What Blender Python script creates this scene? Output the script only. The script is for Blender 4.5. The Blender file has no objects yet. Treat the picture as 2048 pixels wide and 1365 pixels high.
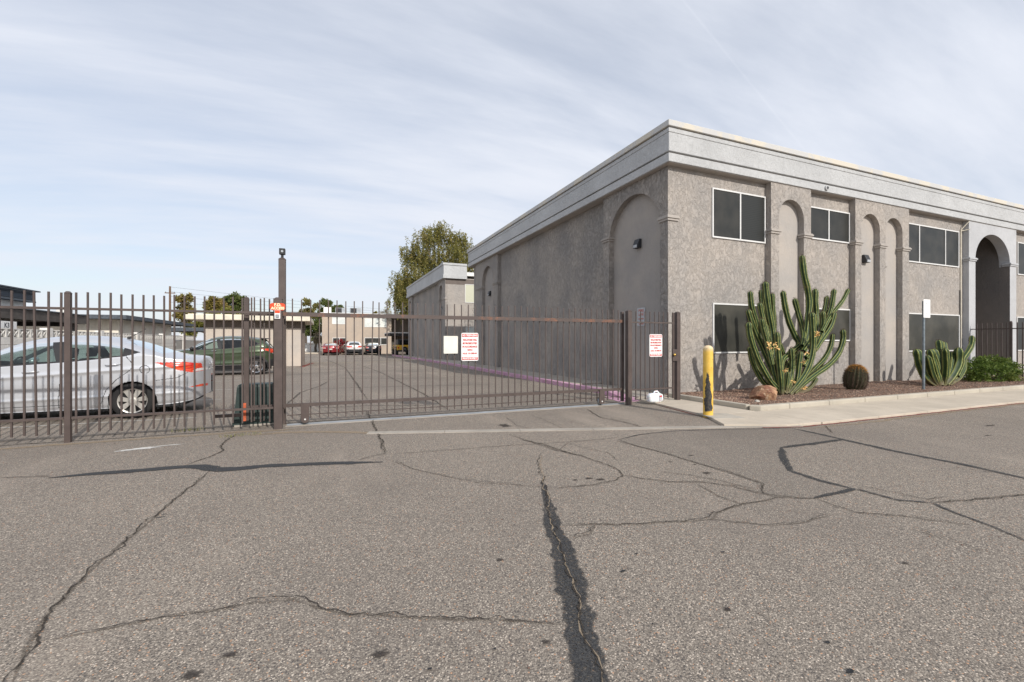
import bpy, math, random
import numpy as np
from mathutils import Vector, Matrix
random.seed(7); np.random.seed(7)
R = math.radians
sc = bpy.context.scene
COL = sc.collection

# ------------------------------------------------------------------ camera, sky, sun, exposure
EYE = 1.35; FPX = 890.0; PCX = 1024.0; PCY = 684.0      # fitted to the photograph: eye height, focal length in px
YAW = math.atan2(.3831, .9237)
cam_d = bpy.data.cameras.new('camera'); cam = bpy.data.objects.new('camera', cam_d); COL.objects.link(cam)
cam.location = (0, 0, EYE); cam.rotation_euler = (R(90), 0, -YAW)
cam_d.sensor_width = 36; cam_d.lens = FPX/2048*36; cam_d.shift_y = 0.00073
cam_d.clip_start = .05; cam_d.clip_end = 3000
sc.camera = cam

SUN_EL = R(32.); SUN_DIR = Vector((.22*math.cos(SUN_EL), -.9755*math.cos(SUN_EL), math.sin(SUN_EL))).normalized()
sun_d = bpy.data.lights.new('sun', 'SUN'); sun = bpy.data.objects.new('sun', sun_d); COL.objects.link(sun)
sun.rotation_euler = SUN_DIR.to_track_quat('Z', 'Y').to_euler(); sun.location = (5, -20, 20)
sun_d.energy = 2.3; sun_d.angle = R(.6); sun_d.color = (1.0, .95, .88)

w = bpy.data.worlds.new('World'); sc.world = w; w.use_nodes = True
nt = w.node_tree; nt.nodes.clear()
def N(t, **k):
    n = nt.nodes.new(t)
    for a, b in k.items(): setattr(n, a, b)
    return n
L = lambda a, b: nt.links.new(a, b)
sky = N('ShaderNodeTexSky', sky_type='NISHITA', sun_disc=False, sun_elevation=SUN_EL, sun_rotation=math.atan2(SUN_DIR.x, SUN_DIR.y), air_density=1.0, dust_density=1.3, ozone_density=1.2)
tc = N('ShaderNodeTexCoord'); sep = N('ShaderNodeSeparateXYZ'); L(tc.outputs['Generated'], sep.inputs[0])
def mth(op, a, b=None, c=None):
    n = N('ShaderNodeMath', operation=op)
    for i, x in enumerate((a, b, c)):
        if x is None: continue
        if isinstance(x, (int, float)): n.inputs[i].default_value = x
        else: L(x, n.inputs[i])
    return n.outputs[0]
zc = mth('MAXIMUM', sep.outputs[2], 0.0); den = mth('ADD', zc, .22)
cx = mth('DIVIDE', sep.outputs[0], den); cy = mth('DIVIDE', sep.outputs[1], den)
cmb = N('ShaderNodeCombineXYZ'); L(cx, cmb.inputs[0]); L(cy, cmb.inputs[1])
mp = N('ShaderNodeMapping'); L(cmb.outputs[0], mp.inputs[0]); mp.inputs['Rotation'].default_value = (0, 0, R(33)); mp.inputs['Scale'].default_value = (.42, 1.5, 1)
n1 = N('ShaderNodeTexNoise'); L(mp.outputs[0], n1.inputs['Vector']); n1.inputs['Scale'].default_value = 1.25; n1.inputs['Detail'].default_value = 7; n1.inputs['Roughness'].default_value = .52; n1.inputs['Distortion'].default_value = .35
mp2 = N('ShaderNodeMapping'); L(cmb.outputs[0], mp2.inputs[0]); mp2.inputs['Rotation'].default_value = (0, 0, R(20)); mp2.inputs['Scale'].default_value = (.8, 3.4, 1)
n2 = N('ShaderNodeTexNoise'); L(mp2.outputs[0], n2.inputs['Vector']); n2.inputs['Scale'].default_value = 2.2; n2.inputs['Detail'].default_value = 6; n2.inputs['Roughness'].default_value = .6
cm = mth('ADD', mth('MULTIPLY', n1.outputs['Fac'], .75), mth('MULTIPLY', n2.outputs['Fac'], .25))
mr = N('ShaderNodeMapRange', interpolation_type='SMOOTHSTEP'); L(cm, mr.inputs[0]); mr.inputs[1].default_value = .34; mr.inputs[2].default_value = .66; mr.inputs[3].default_value = .56; mr.inputs[4].default_value = 1.0
# a faint contrail: a thin great-circle streak
dt = N('ShaderNodeVectorMath', operation='DOT_PRODUCT'); L(tc.outputs['Generated'], dt.inputs[0])
def pdir(x, y):
    X = (x-PCX)/FPX; Z = -(y-PCY)/FPX; c, s = math.cos(YAW), math.sin(YAW)
    return Vector((X*c+s, -X*s+c, Z)).normalized()
ca, cb = pdir(1365, 0), pdir(1560, 240); cn = ca.cross(cb).normalized(); dt.inputs[1].default_value = cn
d2 = N('ShaderNodeVectorMath', operation='DOT_PRODUCT'); L(tc.outputs['Generated'], d2.inputs[0]); d2.inputs[1].default_value = (ca+cb).normalized()
tr = N('ShaderNodeMapRange'); L(mth('ABSOLUTE', dt.outputs['Value']), tr.inputs[0]); tr.inputs[1].default_value = .0; tr.inputs[2].default_value = .0028; tr.inputs[3].default_value = .045; tr.inputs[4].default_value = 0
tr2 = N('ShaderNodeMapRange'); L(d2.outputs['Value'], tr2.inputs[0]); tr2.inputs[1].default_value = .965; tr2.inputs[2].default_value = .99; 
trail = mth('MULTIPLY', tr.outputs[0], tr2.outputs[0])
cl = mth('ADD', mr.outputs[0], trail)
tint = N('ShaderNodeMix', data_type='RGBA', blend_type='MULTIPLY'); tint.inputs[0].default_value = 1; L(sky.outputs[0], tint.inputs[6]); tint.inputs[7].default_value = (1.0, 1.0, 1.0, 1)
mx = N('ShaderNodeMix', data_type='RGBA'); mx.clamp_factor = False; L(cl, mx.inputs[0]); L(tint.outputs[2], mx.inputs[6]); mx.inputs[7].default_value = (5.85, 6.12, 6.75, 1)
bg = N('ShaderNodeBackground'); L(mx.outputs[2], bg.inputs[0]); bg.inputs[1].default_value = .09
out = N('ShaderNodeOutputWorld'); L(bg.outputs[0], out.inputs[0])

vs = sc.view_settings; vs.view_transform = 'Standard'; vs.look = 'None'; vs.exposure = .66; vs.gamma = 1; vs.use_curve_mapping = False
sc.render.engine = 'CYCLES'; sc.cycles.max_bounces = 8; sc.cycles.transparent_max_bounces = 24

# ------------------------------------------------------------------ image tracing helpers: pixel of the photo -> point of the place
_c, _s = math.cos(YAW), math.sin(YAW)
def ray(x):
    X = (x-PCX)/FPX; return X*_c+_s, -X*_s+_c
def onG(x, y, z=0.):
    D = (EYE-z)*FPX/(y-PCY); a, b = ray(x); return (a*D, b*D)
def onV(x, y, v):
    a, b = ray(x); D = v/b; return Vector((a*D, v, EYE-(y-PCY)/FPX*D))
def sstep(t):
    t = min(max(t, 0), 1); return t*t*(3-2*t)
def gz(v): return -.2*sstep((v-20)/35)       # the lot falls gently away

# ------------------------------------------------------------------ materials
MATS = {}
class NT:
    def __init__(s, name):
        s.m = bpy.data.materials.new(name); s.m.use_nodes = True; s.t = s.m.node_tree
        s.b = s.t.nodes['Principled BSDF']; s.o = s.t.nodes['Material Output']; MATS[name] = s.m
        s.tc = s.n('ShaderNodeTexCoord'); s.co = s.tc.outputs['Object']
    def n(s, t, **k):
        n = s.t.nodes.new(t)
        for a, b in k.items(): setattr(n, a, b)
        return n
    def set(s, node, i, v):
        if isinstance(v, bpy.types.NodeSocket): s.t.links.new(v, node.inputs[i])
        elif v is not None: node.inputs[i].default_value = v
    def noise(s, scale, detail=4, rough=.55, dist=0, vec=None, out='Fac'):
        n = s.n('ShaderNodeTexNoise'); s.set(n, 'Vector', vec or s.co); s.set(n, 'Scale', scale); s.set(n, 'Detail', detail); s.set(n, 'Roughness', rough); s.set(n, 'Distortion', dist); return n.outputs[out]
    def vor(s, scale, out='Distance', feat='F1', vec=None, rnd=1):
        n = s.n('ShaderNodeTexVoronoi', feature=feat); s.set(n, 'Vector', vec or s.co); s.set(n, 'Scale', scale); s.set(n, 'Randomness', rnd); return n.outputs[out]
    def mapv(s, scale=(1, 1, 1), rot=(0, 0, 0), loc=(0, 0, 0)):
        n = s.n('ShaderNodeMapping'); s.set(n, 0, s.co); n.inputs['Scale'].default_value = scale; n.inputs['Rotation'].default_value = rot; n.inputs['Location'].default_value = loc; return n.outputs[0]
    def rng(s, v, a, b, c=0., d=1., smooth=True):
        n = s.n('ShaderNodeMapRange', interpolation_type='SMOOTHSTEP' if smooth else 'LINEAR'); s.set(n, 0, v); s.set(n, 1, a); s.set(n, 2, b); s.set(n, 3, c); s.set(n, 4, d); return n.outputs[0]
    def mix(s, f, a, b, mode='MIX'):
        n = s.n('ShaderNodeMix', data_type='RGBA', blend_type=mode); s.set(n, 0, f)
        s.set(n, 6, (*a, 1) if isinstance(a, tuple) else a); s.set(n, 7, (*b, 1) if isinstance(b, tuple) else b); return n.outputs[2]
    def math(s, op, a, b=None):
        n = s.n('ShaderNodeMath', operation=op); s.set(n, 0, a); s.set(n, 1, b); return n.outputs[0]
    def sepx(s, i, vec=None):
        n = s.n('ShaderNodeSeparateXYZ'); s.set(n, 0, vec or s.co); return n.outputs[i]
    def bump(s, h, strength=.3, dist=.01, normal=None):
        n = s.n('ShaderNodeBump'); s.set(n, 'Height', h); s.set(n, 'Strength', strength); s.set(n, 'Distance', dist)
        if normal is not None: s.set(n, 'Normal', normal)
        return n.outputs[0]
    def fin(s, col=None, rough=None, normal=None, metal=None, spec=None, coat=None, alpha=None):
        for k, v in (('Base Color', (*col, 1) if isinstance(col, tuple) else col), ('Roughness', rough), ('Normal', normal), ('Metallic', metal), ('Specular IOR Level', spec), ('Coat Weight', coat), ('Alpha', alpha)):
            s.set(s.b, k, v)
        return s.m
def pbr(name, col, rough=.6, metal=0, var=.12, vs=3, bump=0, bs=40, spec=.4, coat=0, bd=.01):
    t = NT(name); f = t.noise(vs, 5)
    c = t.mix(t.rng(f, .3, .7), tuple(x*(1-var) for x in col), tuple(min(1, x*(1+var)) for x in col))
    nm = t.bump(t.noise(bs, 4), bump, bd) if bump else None
    return t.fin(c, rough, nm, metal, spec, coat)

def stucco(name, col, rough_amp=1.0, var=.13, warm=(1.05, 1.0, .94)):
    t = NT(name)
    big = t.noise(.7, 5, .6); mid = t.noise(3.2, 6, .6, .8); st = t.noise(1.2, 5, .6, vec=t.mapv((6, 6, .7)))
    c = t.mix(t.rng(big, .3, .7), tuple(x*(1-var) for x in col), tuple(x*(1+var)*k for x, k in zip(col, warm)))
    c = t.mix(t.math('MULTIPLY', t.rng(mid, .45, .75), .22), c, tuple(x*.74 for x in col))
    c = t.mix(t.math('MULTIPLY', t.rng(st, .55, .8), .3), c, tuple(x*.7 for x in col))
    tro = t.rng(t.noise(4.5, 10, .78, .3), .44, .60); tro2 = t.rng(t.noise(11, 8, .72, .5, vec=t.mapv((1, 1, .55), (0, .5, .4))), .45, .58)
    c = t.mix(t.math('MULTIPLY', tro, .16*rough_amp), c, tuple(x*1.2 for x in col)); c = t.mix(t.math('MULTIPLY', t.rng(t.noise(8, 8, .76, .3, vec=t.mapv((1, 1, .6))), .57, .66), .2*rough_amp), c, tuple(x*.66 for x in col))
    h = t.math('ADD', t.math('MULTIPLY', tro, .5), t.math('MULTIPLY', tro2, .9)); h = t.math('ADD', h, t.math('MULTIPLY', t.noise(70, 4), .5))
    return t.fin(c, .92, t.bump(h, min(1., .85*rough_amp), .0165), spec=.15)

stucco('stucco_taupe', (.40, .375, .352), 1., .10)
stucco('stucco_taupe_smooth', (.40, .377, .355), .28, .06)
stucco('stucco_taupe_shaded', (.345, .324, .306), 1.2, .16)  # same taupe darkened: the side wall's shade is put into its colour
stucco('stucco_taupe_smooth_shaded', (.34, .32, .303), .3, .09)  # smooth taupe darkened likewise, shade carried by the colour
stucco('stucco_pale', (.50, .505, .505), .6, .07, (1, 1, 1))
stucco('stucco_entry', (.47, .475, .485), .35, .06, (1, 1, 1))
stucco('stucco_dark_shade', (.19, .175, .165), .35, .12)  # dark tone carries the shade of the entry passage in its colour
stucco('stucco_beige', (.44, .375, .315), .25, .06)
stucco('stucco_cream', (.76, .73, .66), .3, .06)
stucco('plaster_util', (.50, .455, .41), .2, .06)
pbr('brown_band', (.15, .125, .11), .85)
t = NT('cap_coating'); f = t.rng(t.noise(1.4, 6, .65), .47, .56)
t.fin(t.mix(f, (.52, .515, .50), (.60, .555, .47)), .8, t.bump(t.noise(30), .2))
pbr('fascia_cream', (.70, .64, .52), .7)
pbr('white_frame', (.68, .675, .66), .5, var=.04)
pbr('white_paint', (.75, .74, .71), .6, var=.06)
t = NT('screen_mesh'); wv = t.noise(1.6, 3); t.fin(t.mix(t.rng(wv, .3, .7), (.018, .020, .019), (.040, .039, .034)), .42, t.bump(t.noise(160, 2), .12, .003), spec=.3)
t = NT('screen_light'); t.fin(t.mix(t.rng(t.noise(1.1, 3), .35, .7), (.036, .036, .030), (.075, .071, .058)), .42, t.bump(t.noise(160, 2), .12, .003), spec=.3)
t = NT('screen_blind'); sl = t.n('ShaderNodeTexWave', bands_direction='Z'); t.set(sl, 0, t.co); t.set(sl, 'Scale', 6.5); t.fin(t.mix(t.math('MULTIPLY', sl.outputs['Fac'], .5), (.020, .022, .021), (.040, .040, .036)), .42, spec=.3)
t = NT('blind_pale'); sl = t.n('ShaderNodeTexWave', bands_direction='Z'); t.set(sl, 0, t.co); t.set(sl, 'Scale', 5); t.fin(t.mix(t.math('MULTIPLY', sl.outputs['Fac'], .6), (.60, .60, .46), (.44, .44, .34)), .35, spec=.5)
t = NT('glass_pale'); t.fin(t.mix(t.rng(t.noise(.8, 3), .4, .6), (.60, .64, .62), (.80, .80, .74)), .2, spec=.6)
pbr('glass_dark', (.035, .04, .042), .12, var=.3, vs=.6, spec=.7)
pbr('brown_steel', (.082, .061, .054), .5, var=.14, vs=7, bump=.12, bs=90, spec=.45, bd=.003)
t = NT('rusty_steel'); f = t.math('MULTIPLY', t.rng(t.noise(3.1, 7, .68), .5, .62, 0, .8), t.rng(t.noise(20, 3), .3, .6))
t.fin(t.mix(f, (.085, .063, .056), t.mix(t.rng(t.noise(38, 3), .35, .65), (.27, .115, .06), (.15, .07, .045))), .65, t.bump(t.noise(60), .25, .004))
pbr('primer_orange', (.50, .11, .045), .7, var=.3, vs=14)
pbr('black_plastic', (.018, .018, .02), .45, var=.2)
pbr('dark_metal', (.035, .036, .04), .5, var=.2)
pbr('grey_metal', (.33, .35, .37), .4, metal=.6, var=.15)
pbr('galv_post', (.20, .235, .26), .45, metal=.5, var=.2, vs=9)
pbr('chrome', (.75, .75, .76), .12, metal=1, var=.05)
pbr('brass', (.62, .42, .12), .25, metal=1)
pbr('operator_green', (.022, .040, .036), .55, var=.25, vs=8, bump=.1)
pbr('sign_white', (.80, .80, .79), .45, var=.03)
pbr('sign_cream', (.74, .72, .64), .5, var=.06, vs=5)
pbr('sign_red', (.58, .035, .03), .45, var=.08)
pbr('sign_orange_red', (.66, .075, .02), .45, var=.1)
pbr('sign_faded_red', (.40, .13, .10), .6, var=.15, vs=20)
pbr('sign_faded', (.42, .44, .46), .55, var=.12, vs=10)
pbr('letter_cream', (.86, .78, .50), .5, var=.03)
pbr('letter_dark', (.03, .035, .05), .6)
t = NT('bollard_yellow'); x = t.sepx(0); z = t.sepx(2); y = t.sepx(1)
ang = t.math('ADD', t.math('ADD', t.math('MULTIPLY', x, .69), t.math('MULTIPLY', y, -.72)), t.math('MULTIPLY', t.math('SUBTRACT', t.noise(7, 5), .5), .11))
hw_ = t.rng(z, .25, 1.0, .058, .014); band = t.math('LESS_THAN', t.math('ABSOLUTE', ang), hw_); zz = t.math('MULTIPLY', t.rng(z, .05, .22), t.math('SUBTRACT', 1., t.rng(z, .42, 1.02)))
front = t.math('LESS_THAN', t.math('ADD', x, y), -.02)
wear = t.math('MULTIPLY', t.math('MULTIPLY', band, front), t.rng(t.math('ADD', zz, t.math('MULTIPLY', t.noise(22, 5), .6)), .55, .75))
chips = t.math('MULTIPLY', t.rng(t.noise(12, 7, .74), .59, .64), .85)
c = t.mix(t.rng(t.noise(5, 5), .3, .7), (.70, .42, .045), (.80, .52, .10)); c = t.mix(t.rng(z, 1.15, 1.26), c, (.74, .58, .36)); c = t.mix(t.math('MULTIPLY', t.rng(t.noise(26, 6, .7), .5, .7), .22), c, (.36, .22, .06))
t.fin(t.mix(t.math('MAXIMUM', wear, chips), c, t.mix(t.rng(t.noise(30), .4, .6), (.022, .024, .028), (.07, .06, .045))), .6, t.bump(t.noise(35), .15))
t = NT('asphalt')
def asphalt_nodes(t, base=1.0, dark=0.0):
    vc = t.vor(135, 'Color'); g = t.n('ShaderNodeSeparateColor'); t.set(g, 0, vc); r1 = g.outputs[0]; r2 = g.outputs[1]; r3 = g.outputs[2]
    b = base
    c = t.mix(t.rng(r1, .1, .95, smooth=False), (.089*b, .078*b, .065*b), (.218*b, .190*b, .157*b))
    c = t.mix(t.rng(r2, .90, .94), c, (.36*b, .31*b, .255*b)); c = t.mix(t.rng(r3, .88, .92), c, (.055, .054, .055)); c = t.mix(t.rng(r2, .03, .02), c, (.30*b, .17*b, .10*b))
    ed = t.vor(135, 'Distance'); c = t.mix(t.rng(ed, .45, .75), c, (.075*b, .064*b, .054*b))
    fine = t.noise(260, 3); c = t.mix(t.math('MULTIPLY', t.rng(fine, .35, .7), .35), c, (.20*b, .168*b, .138*b))
    big = t.noise(.33, 6, .62); c = t.mix(t.math('MULTIPLY', t.rng(big, .42, .72), .42), c, (.085*b, .073*b, .063*b)); lane = t.noise(.16, 4, .55, vec=t.mapv((.35, 1.2, 1), (0, 0, .45))); c = t.mix(t.math('MULTIPLY', t.rng(lane, .46, .68), .5), c, (.10*b, .087*b, .076*b))
    c = t.mix(t.math('MULTIPLY', t.rng(t.noise(.9, 6, .6, vec=t.mapv((1, .25, 1), loc=(3, 9, 0))), .52, .74), .3), c, (.25*b, .21*b, .17*b))
    sp = t.rng(t.noise(2.6, 5, .65), .66, .76); c = t.mix(t.math('MULTIPLY', sp, .55), c, (.05, .047, .045))
    if dark: c = t.mix(dark, c, (.06, .056, .054))
    h = t.math('ADD', t.math('MULTIPLY', t.math('SUBTRACT', 1., ed), .8), t.math('MULTIPLY', r1, .5))
    return c, t.bump(h, .55, .006)
c, nm = asphalt_nodes(t, 1.85); t.fin(c, .9, nm, spec=.25)
t = NT('asphalt_patch'); c, nm = asphalt_nodes(t, 1.72, .15); e = t.n('ShaderNodeAttribute', attribute_name='edge').outputs['Fac']
t.fin(c, .85, nm, spec=.3, alpha=t.rng(t.math('ADD', e, t.math('MULTIPLY', t.math('SUBTRACT', t.noise(5, 5), .5), .9)), .25, .6))
def decal(name, ca, cb, lo=.3, hi=.5, k=1.0, ns=14, rough=.9, amax=1., spec=.2, bump=.2, grain=0.):
    t = NT(name); e = t.n('ShaderNodeAttribute', attribute_name='edge').outputs['Fac']
    a = t.rng(t.math('ADD', e, t.math('MULTIPLY', t.math('SUBTRACT', t.noise(ns, 5, .65), .5), k)), lo, hi, 0, amax)
    if grain:
        gg = t.n('ShaderNodeSeparateColor'); t.set(gg, 0, t.vor(135, 'Color')); wear = t.rng(t.math('ADD', gg.outputs[0], t.math('MULTIPLY', t.math('SUBTRACT', t.noise(4, 5), .5), .9)), 1.0-grain, 1.12-grain, 1., .25); a = t.math('MULTIPLY', a, wear)
    t.fin(t.mix(t.rng(t.noise(120, 3), .4, .62), ca, cb), rough, t.bump(t.noise(150, 3), bump, .004), spec=spec, alpha=a); return t
decal('crack_dark', (.026, .022, .019), (.07, .058, .046), .42, .75, 1.3, 26, amax=.9)
decal('crack_dirt', (.07, .058, .045), (.13, .105, .08), .45, 1.1, 1.2, 14, amax=.4)
t = decal('sealant', (.035, .036, .038), (.060, .060, .060), .22, .36, .55, 11, .7, grain=.10)
t2 = MATS['sealant'].node_tree
t = decal('sealant_worn', (.035, .036, .039), (.075, .074, .072), .25, .5, 1.0, 12, .75, amax=.92, grain=.32)
decal('stain_dark', (.045, .038, .034), (.075, .062, .053), .3, .7, .8, 16, .7, amax=.75)
decal('tar_chip', (.02, .021, .023), (.04, .04, .042), .3, .4, .5, 20, .6)
decal('line_white', (.44, .42, .38), (.62, .60, .55), .2, .5, 1.2, 22, .85, amax=.8)
decal('line_yellow', (.58, .46, .22), (.66, .55, .30), .2, .5, 1.1, 22, .85, amax=.85)
decal('spill_white', (.62, .60, .56), (.74, .72, .68), .3, .6, 1.2, 12, .85, amax=.85)
decal('red_paint', (.20, .055, .045), (.27, .09, .07), .3, .55, 1.2, 10, .85, amax=.9)
decal('sand_drift', (.30, .235, .165), (.38, .30, .21), .35, .9, 1.3, 9, .95, amax=.7)
def concrete(name, col, var=.1, bs=60):
    t = NT(name); c = t.mix(t.rng(t.noise(1.1, 6, .62), .3, .7), tuple(x*(1-var) for x in col), tuple(x*(1+var) for x in col))
    c = t.mix(t.math('MULTIPLY', t.rng(t.noise(6, 6, .7), .52, .74), .4), c, tuple(x*.62 for x in col)); c = t.mix(t.math('MULTIPLY', t.rng(t.noise(180, 2), .45, .7), .22), c, tuple(x*.6 for x in col))
    return t.fin(c, .9, t.bump(t.noise(bs, 5), .25, .006), spec=.2)
concrete('concrete_walk', (.52, .455, .37)); concrete('concrete_kerb', (.45, .41, .34)); concrete('concrete_grey', (.42, .39, .34)); concrete('concrete_gutter', (.37, .335, .29), .14)
t = NT('kerb_pink'); c = t.mix(t.rng(t.noise(2.2, 6, .65), .3, .7), (.46, .24, .34), (.60, .36, .47)); c = t.mix(t.math('MULTIPLY', t.rng(t.noise(9, 7, .72), .53, .62), .65), c, (.36, .30, .30)); t.fin(c, .85, t.bump(t.noise(50, 5), .3))
concrete('block_white', (.76, .74, .70), .06); concrete('block_joint', (.40, .38, .35), .08)
t = NT('gravel_bed'); c = t.mix(t.rng(t.vor(45, 'Distance'), .15, .8), (.30, .195, .14), (.075, .05, .038)); t.fin(c, .95, t.bump(t.vor(45), .6, .02))
t = NT('gravel_stone'); rp = t.n('ShaderNodeNewGeometry').outputs['Random Per Island']; rr = t.n('ShaderNodeValToRGB'); t.set(rr, 0, rp)
el = rr.color_ramp.elements; el[0].position = 0; el[0].color = (.10, .06, .045, 1); el[1].position = 1; el[1].color = (.46, .35, .27, 1)
for p, cc in ((.35, (.22, .13, .095, 1)), (.6, (.30, .185, .13, 1)), (.85, (.36, .24, .17, 1))):
    q = el.new(p); q.color = cc
t.fin(rr.outputs[0], .9)
t = NT('rock_red'); f = t.noise(4, 7, .65, .6); c = t.mix(t.rng(f, .35, .62), (.20, .085, .05), (.50, .30, .17)); c = t.mix(t.rng(t.noise(9, 6, .7), .56, .7), c, (.60, .47, .33)); t.fin(c, .9, t.bump(t.noise(12, 8, .7), .9, .05))
pbr('roof_slate', (.085, .098, .115), .85, var=.2, vs=9, bump=.4, bs=18)
t = NT('roof_shingle'); br = t.n('ShaderNodeTexBrick'); t.set(br, 0, t.mapv((1, 1, 1), (R(90), 0, R(90)))); br.inputs['Scale'].default_value = 3.2; br.inputs['Color1'].default_value = (.055, .068, .085, 1); br.inputs['Color2'].default_value = (.095, .11, .13, 1); br.inputs['Mortar'].default_value = (.03, .035, .04, 1); t.fin(br.outputs[0], .9, t.bump(br.outputs[1], .4))
pbr('carport_dark', (.040, .036, .034), .8, var=.2)
pbr('carport_fascia', (.085, .075, .068), .8, var=.2)
pbr('wood_pole', (.16, .10, .065), .9, var=.2)
pbr('wire_black', (.06, .06, .065), .7)
pbr('foam_tan', (.55, .44, .28), .9, var=.2, vs=10)
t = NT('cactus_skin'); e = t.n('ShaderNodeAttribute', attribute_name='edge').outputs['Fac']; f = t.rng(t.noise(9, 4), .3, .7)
c = t.mix(t.rng(e, .45, 1.0), t.mix(f, (.020, .044, .016), (.036, .066, .024)), t.mix(f, (.24, .28, .075), (.40, .42, .13)))  # yellower crests, plus rib highlights and valley shade put into the colour
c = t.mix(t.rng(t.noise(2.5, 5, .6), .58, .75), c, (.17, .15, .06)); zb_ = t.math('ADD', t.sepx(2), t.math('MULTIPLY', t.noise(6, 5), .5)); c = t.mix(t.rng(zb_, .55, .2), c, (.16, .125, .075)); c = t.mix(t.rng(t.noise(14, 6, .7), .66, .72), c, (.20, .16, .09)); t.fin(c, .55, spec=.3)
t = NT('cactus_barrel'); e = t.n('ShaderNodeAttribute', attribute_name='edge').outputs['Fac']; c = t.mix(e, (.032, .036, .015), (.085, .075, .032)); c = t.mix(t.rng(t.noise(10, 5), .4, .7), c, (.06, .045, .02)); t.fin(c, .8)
pbr('spine_dark', (.09, .055, .04), .8, var=.4, vs=30); pbr('spine_gold', (.50, .26, .06), .7, var=.4, vs=20)
pbr('bloom_tan', (.72, .46, .18), .8, var=.25, vs=30)
def leafmat(name, ca, cb, cc=None, trans=.25):
    t = NT(name); rp = t.n('ShaderNodeNewGeometry').outputs['Random Per Island']
    f = t.math('ADD', t.math('MULTIPLY', rp, .6), t.math('MULTIPLY', t.noise(1.1, 3), .55)); c = t.mix(t.rng(f, .25, .85), ca, cb)
    if cc: c = t.mix(t.rng(t.math('ADD', t.math('MULTIPLY', t.noise(.8, 3), .8), t.math('MULTIPLY', rp, .3)), .55, .75), c, cc)
    t.fin(c, .6, spec=.3); tb = t.n('ShaderNodeBsdfTranslucent'); t.set(tb, 0, c); mxs = t.n('ShaderNodeMixShader'); mxs.inputs[0].default_value = trans
    t.t.links.new(t.b.outputs[0], mxs.inputs[1]); t.t.links.new(tb.outputs[0], mxs.inputs[2]); t.t.links.new(mxs.outputs[0], t.o.inputs[0])
leafmat('leaf_olive', (.13, .135, .035), (.33, .30, .09), (.38, .31, .11), .45); leafmat('leaf_green', (.06, .09, .025), (.19, .22, .065), None, .4); leafmat('leaf_rust', (.16, .145, .035), (.36, .30, .08), (.38, .27, .09), .4); leafmat('leaf_yellowgreen', (.16, .17, .035), (.34, .32, .08), None, .4)
leafmat('leaf_grey', (.15, .13, .085), (.30, .26, .18)); leafmat('leaf_red', (.14, .012, .016), (.34, .035, .045), (.10, .09, .03)); leafmat('leaf_shrub', (.055, .10, .018), (.17, .24, .045), (.22, .25, .06), .35); leafmat('grass_dry', (.30, .26, .11), (.20, .22, .08))
pbr('bark', (.12, .095, .075), .95, var=.25, vs=6, bump=.5, bs=20)
def paint(name, col, metal=.5, rough=.28):
    t = NT(name); fl = t.vor(900, 'Color'); dirt = t.rng(t.noise(2.2, 6, .65), .4, .8); c = t.mix(t.math('MULTIPLY', dirt, .12), col, (.25, .22, .18)); t.fin(c, rough, metal=metal, spec=.5, coat=.6); t.b.inputs['Coat Roughness'].default_value = .10
paint('paint_silver', (.58, .59, .615), .45, .36); paint('paint_green', (.060, .085, .045), .5, .3); paint('paint_red', (.22, .008, .015), .3); paint('paint_white', (.68, .68, .67), 0., .35); paint('paint_navy', (.012, .014, .024), .4); paint('paint_yellow', (.70, .40, .02), 0., .35)
pbr('car_seam', (.02, .02, .022), .7); pbr('car_trim', (.022, .022, .024), .6); pbr('tyre', (.020, .019, .019), .85, var=.2, bump=.2); pbr('alloy', (.60, .57, .52), .38, metal=.7, var=.1, vs=10); pbr('alloy_dark', (.03, .03, .032), .4, metal=.5); pbr('interior', (.030, .031, .033), .8); pbr('seat_fabric', (.07, .075, .08), .9)
t = NT('tail_red'); sl = t.noise(9, 2, vec=t.mapv((1, 1, 6))); t.fin(t.mix(t.rng(sl, .42, .6), (.55, .02, .015), (.75, .09, .02)), .18, spec=.6, coat=1.)
pbr('lens_clear', (.70, .68, .66), .15, var=.1, vs=20, spec=.7)
def carglass(name, tint):
    t = NT(name); tr = t.n('ShaderNodeBsdfTransparent'); tr.inputs[0].default_value = (*tint, 1); gl = t.n('ShaderNodeBsdfGlossy'); gl.inputs['Roughness'].default_value = .03; gl.inputs[0].default_value = (.95, 1, 1, 1)
    lw = t.n('ShaderNodeFresnel'); lw.inputs[0].default_value = 1.4; m = t.n('ShaderNodeMixShader'); t.set(m, 0, t.math('MAXIMUM', lw.outputs[0], .05)); t.t.links.new(tr.outputs[0], m.inputs[1]); t.t.links.new(gl.outputs[0], m.inputs[2]); t.t.links.new(m.outputs[0], t.o.inputs[0])
carglass('auto_glass', (.62, .74, .72)); carglass('auto_glass_dark', (.10, .11, .12)); carglass('auto_glass_rear', (.30, .35, .38))
t = NT('jug_plastic'); t.fin((.80, .82, .84), .4); t.b.inputs['Subsurface Weight'].default_value = .2
pbr('plate_white', (.62, .60, .55), .5, var=.2, vs=30)

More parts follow.
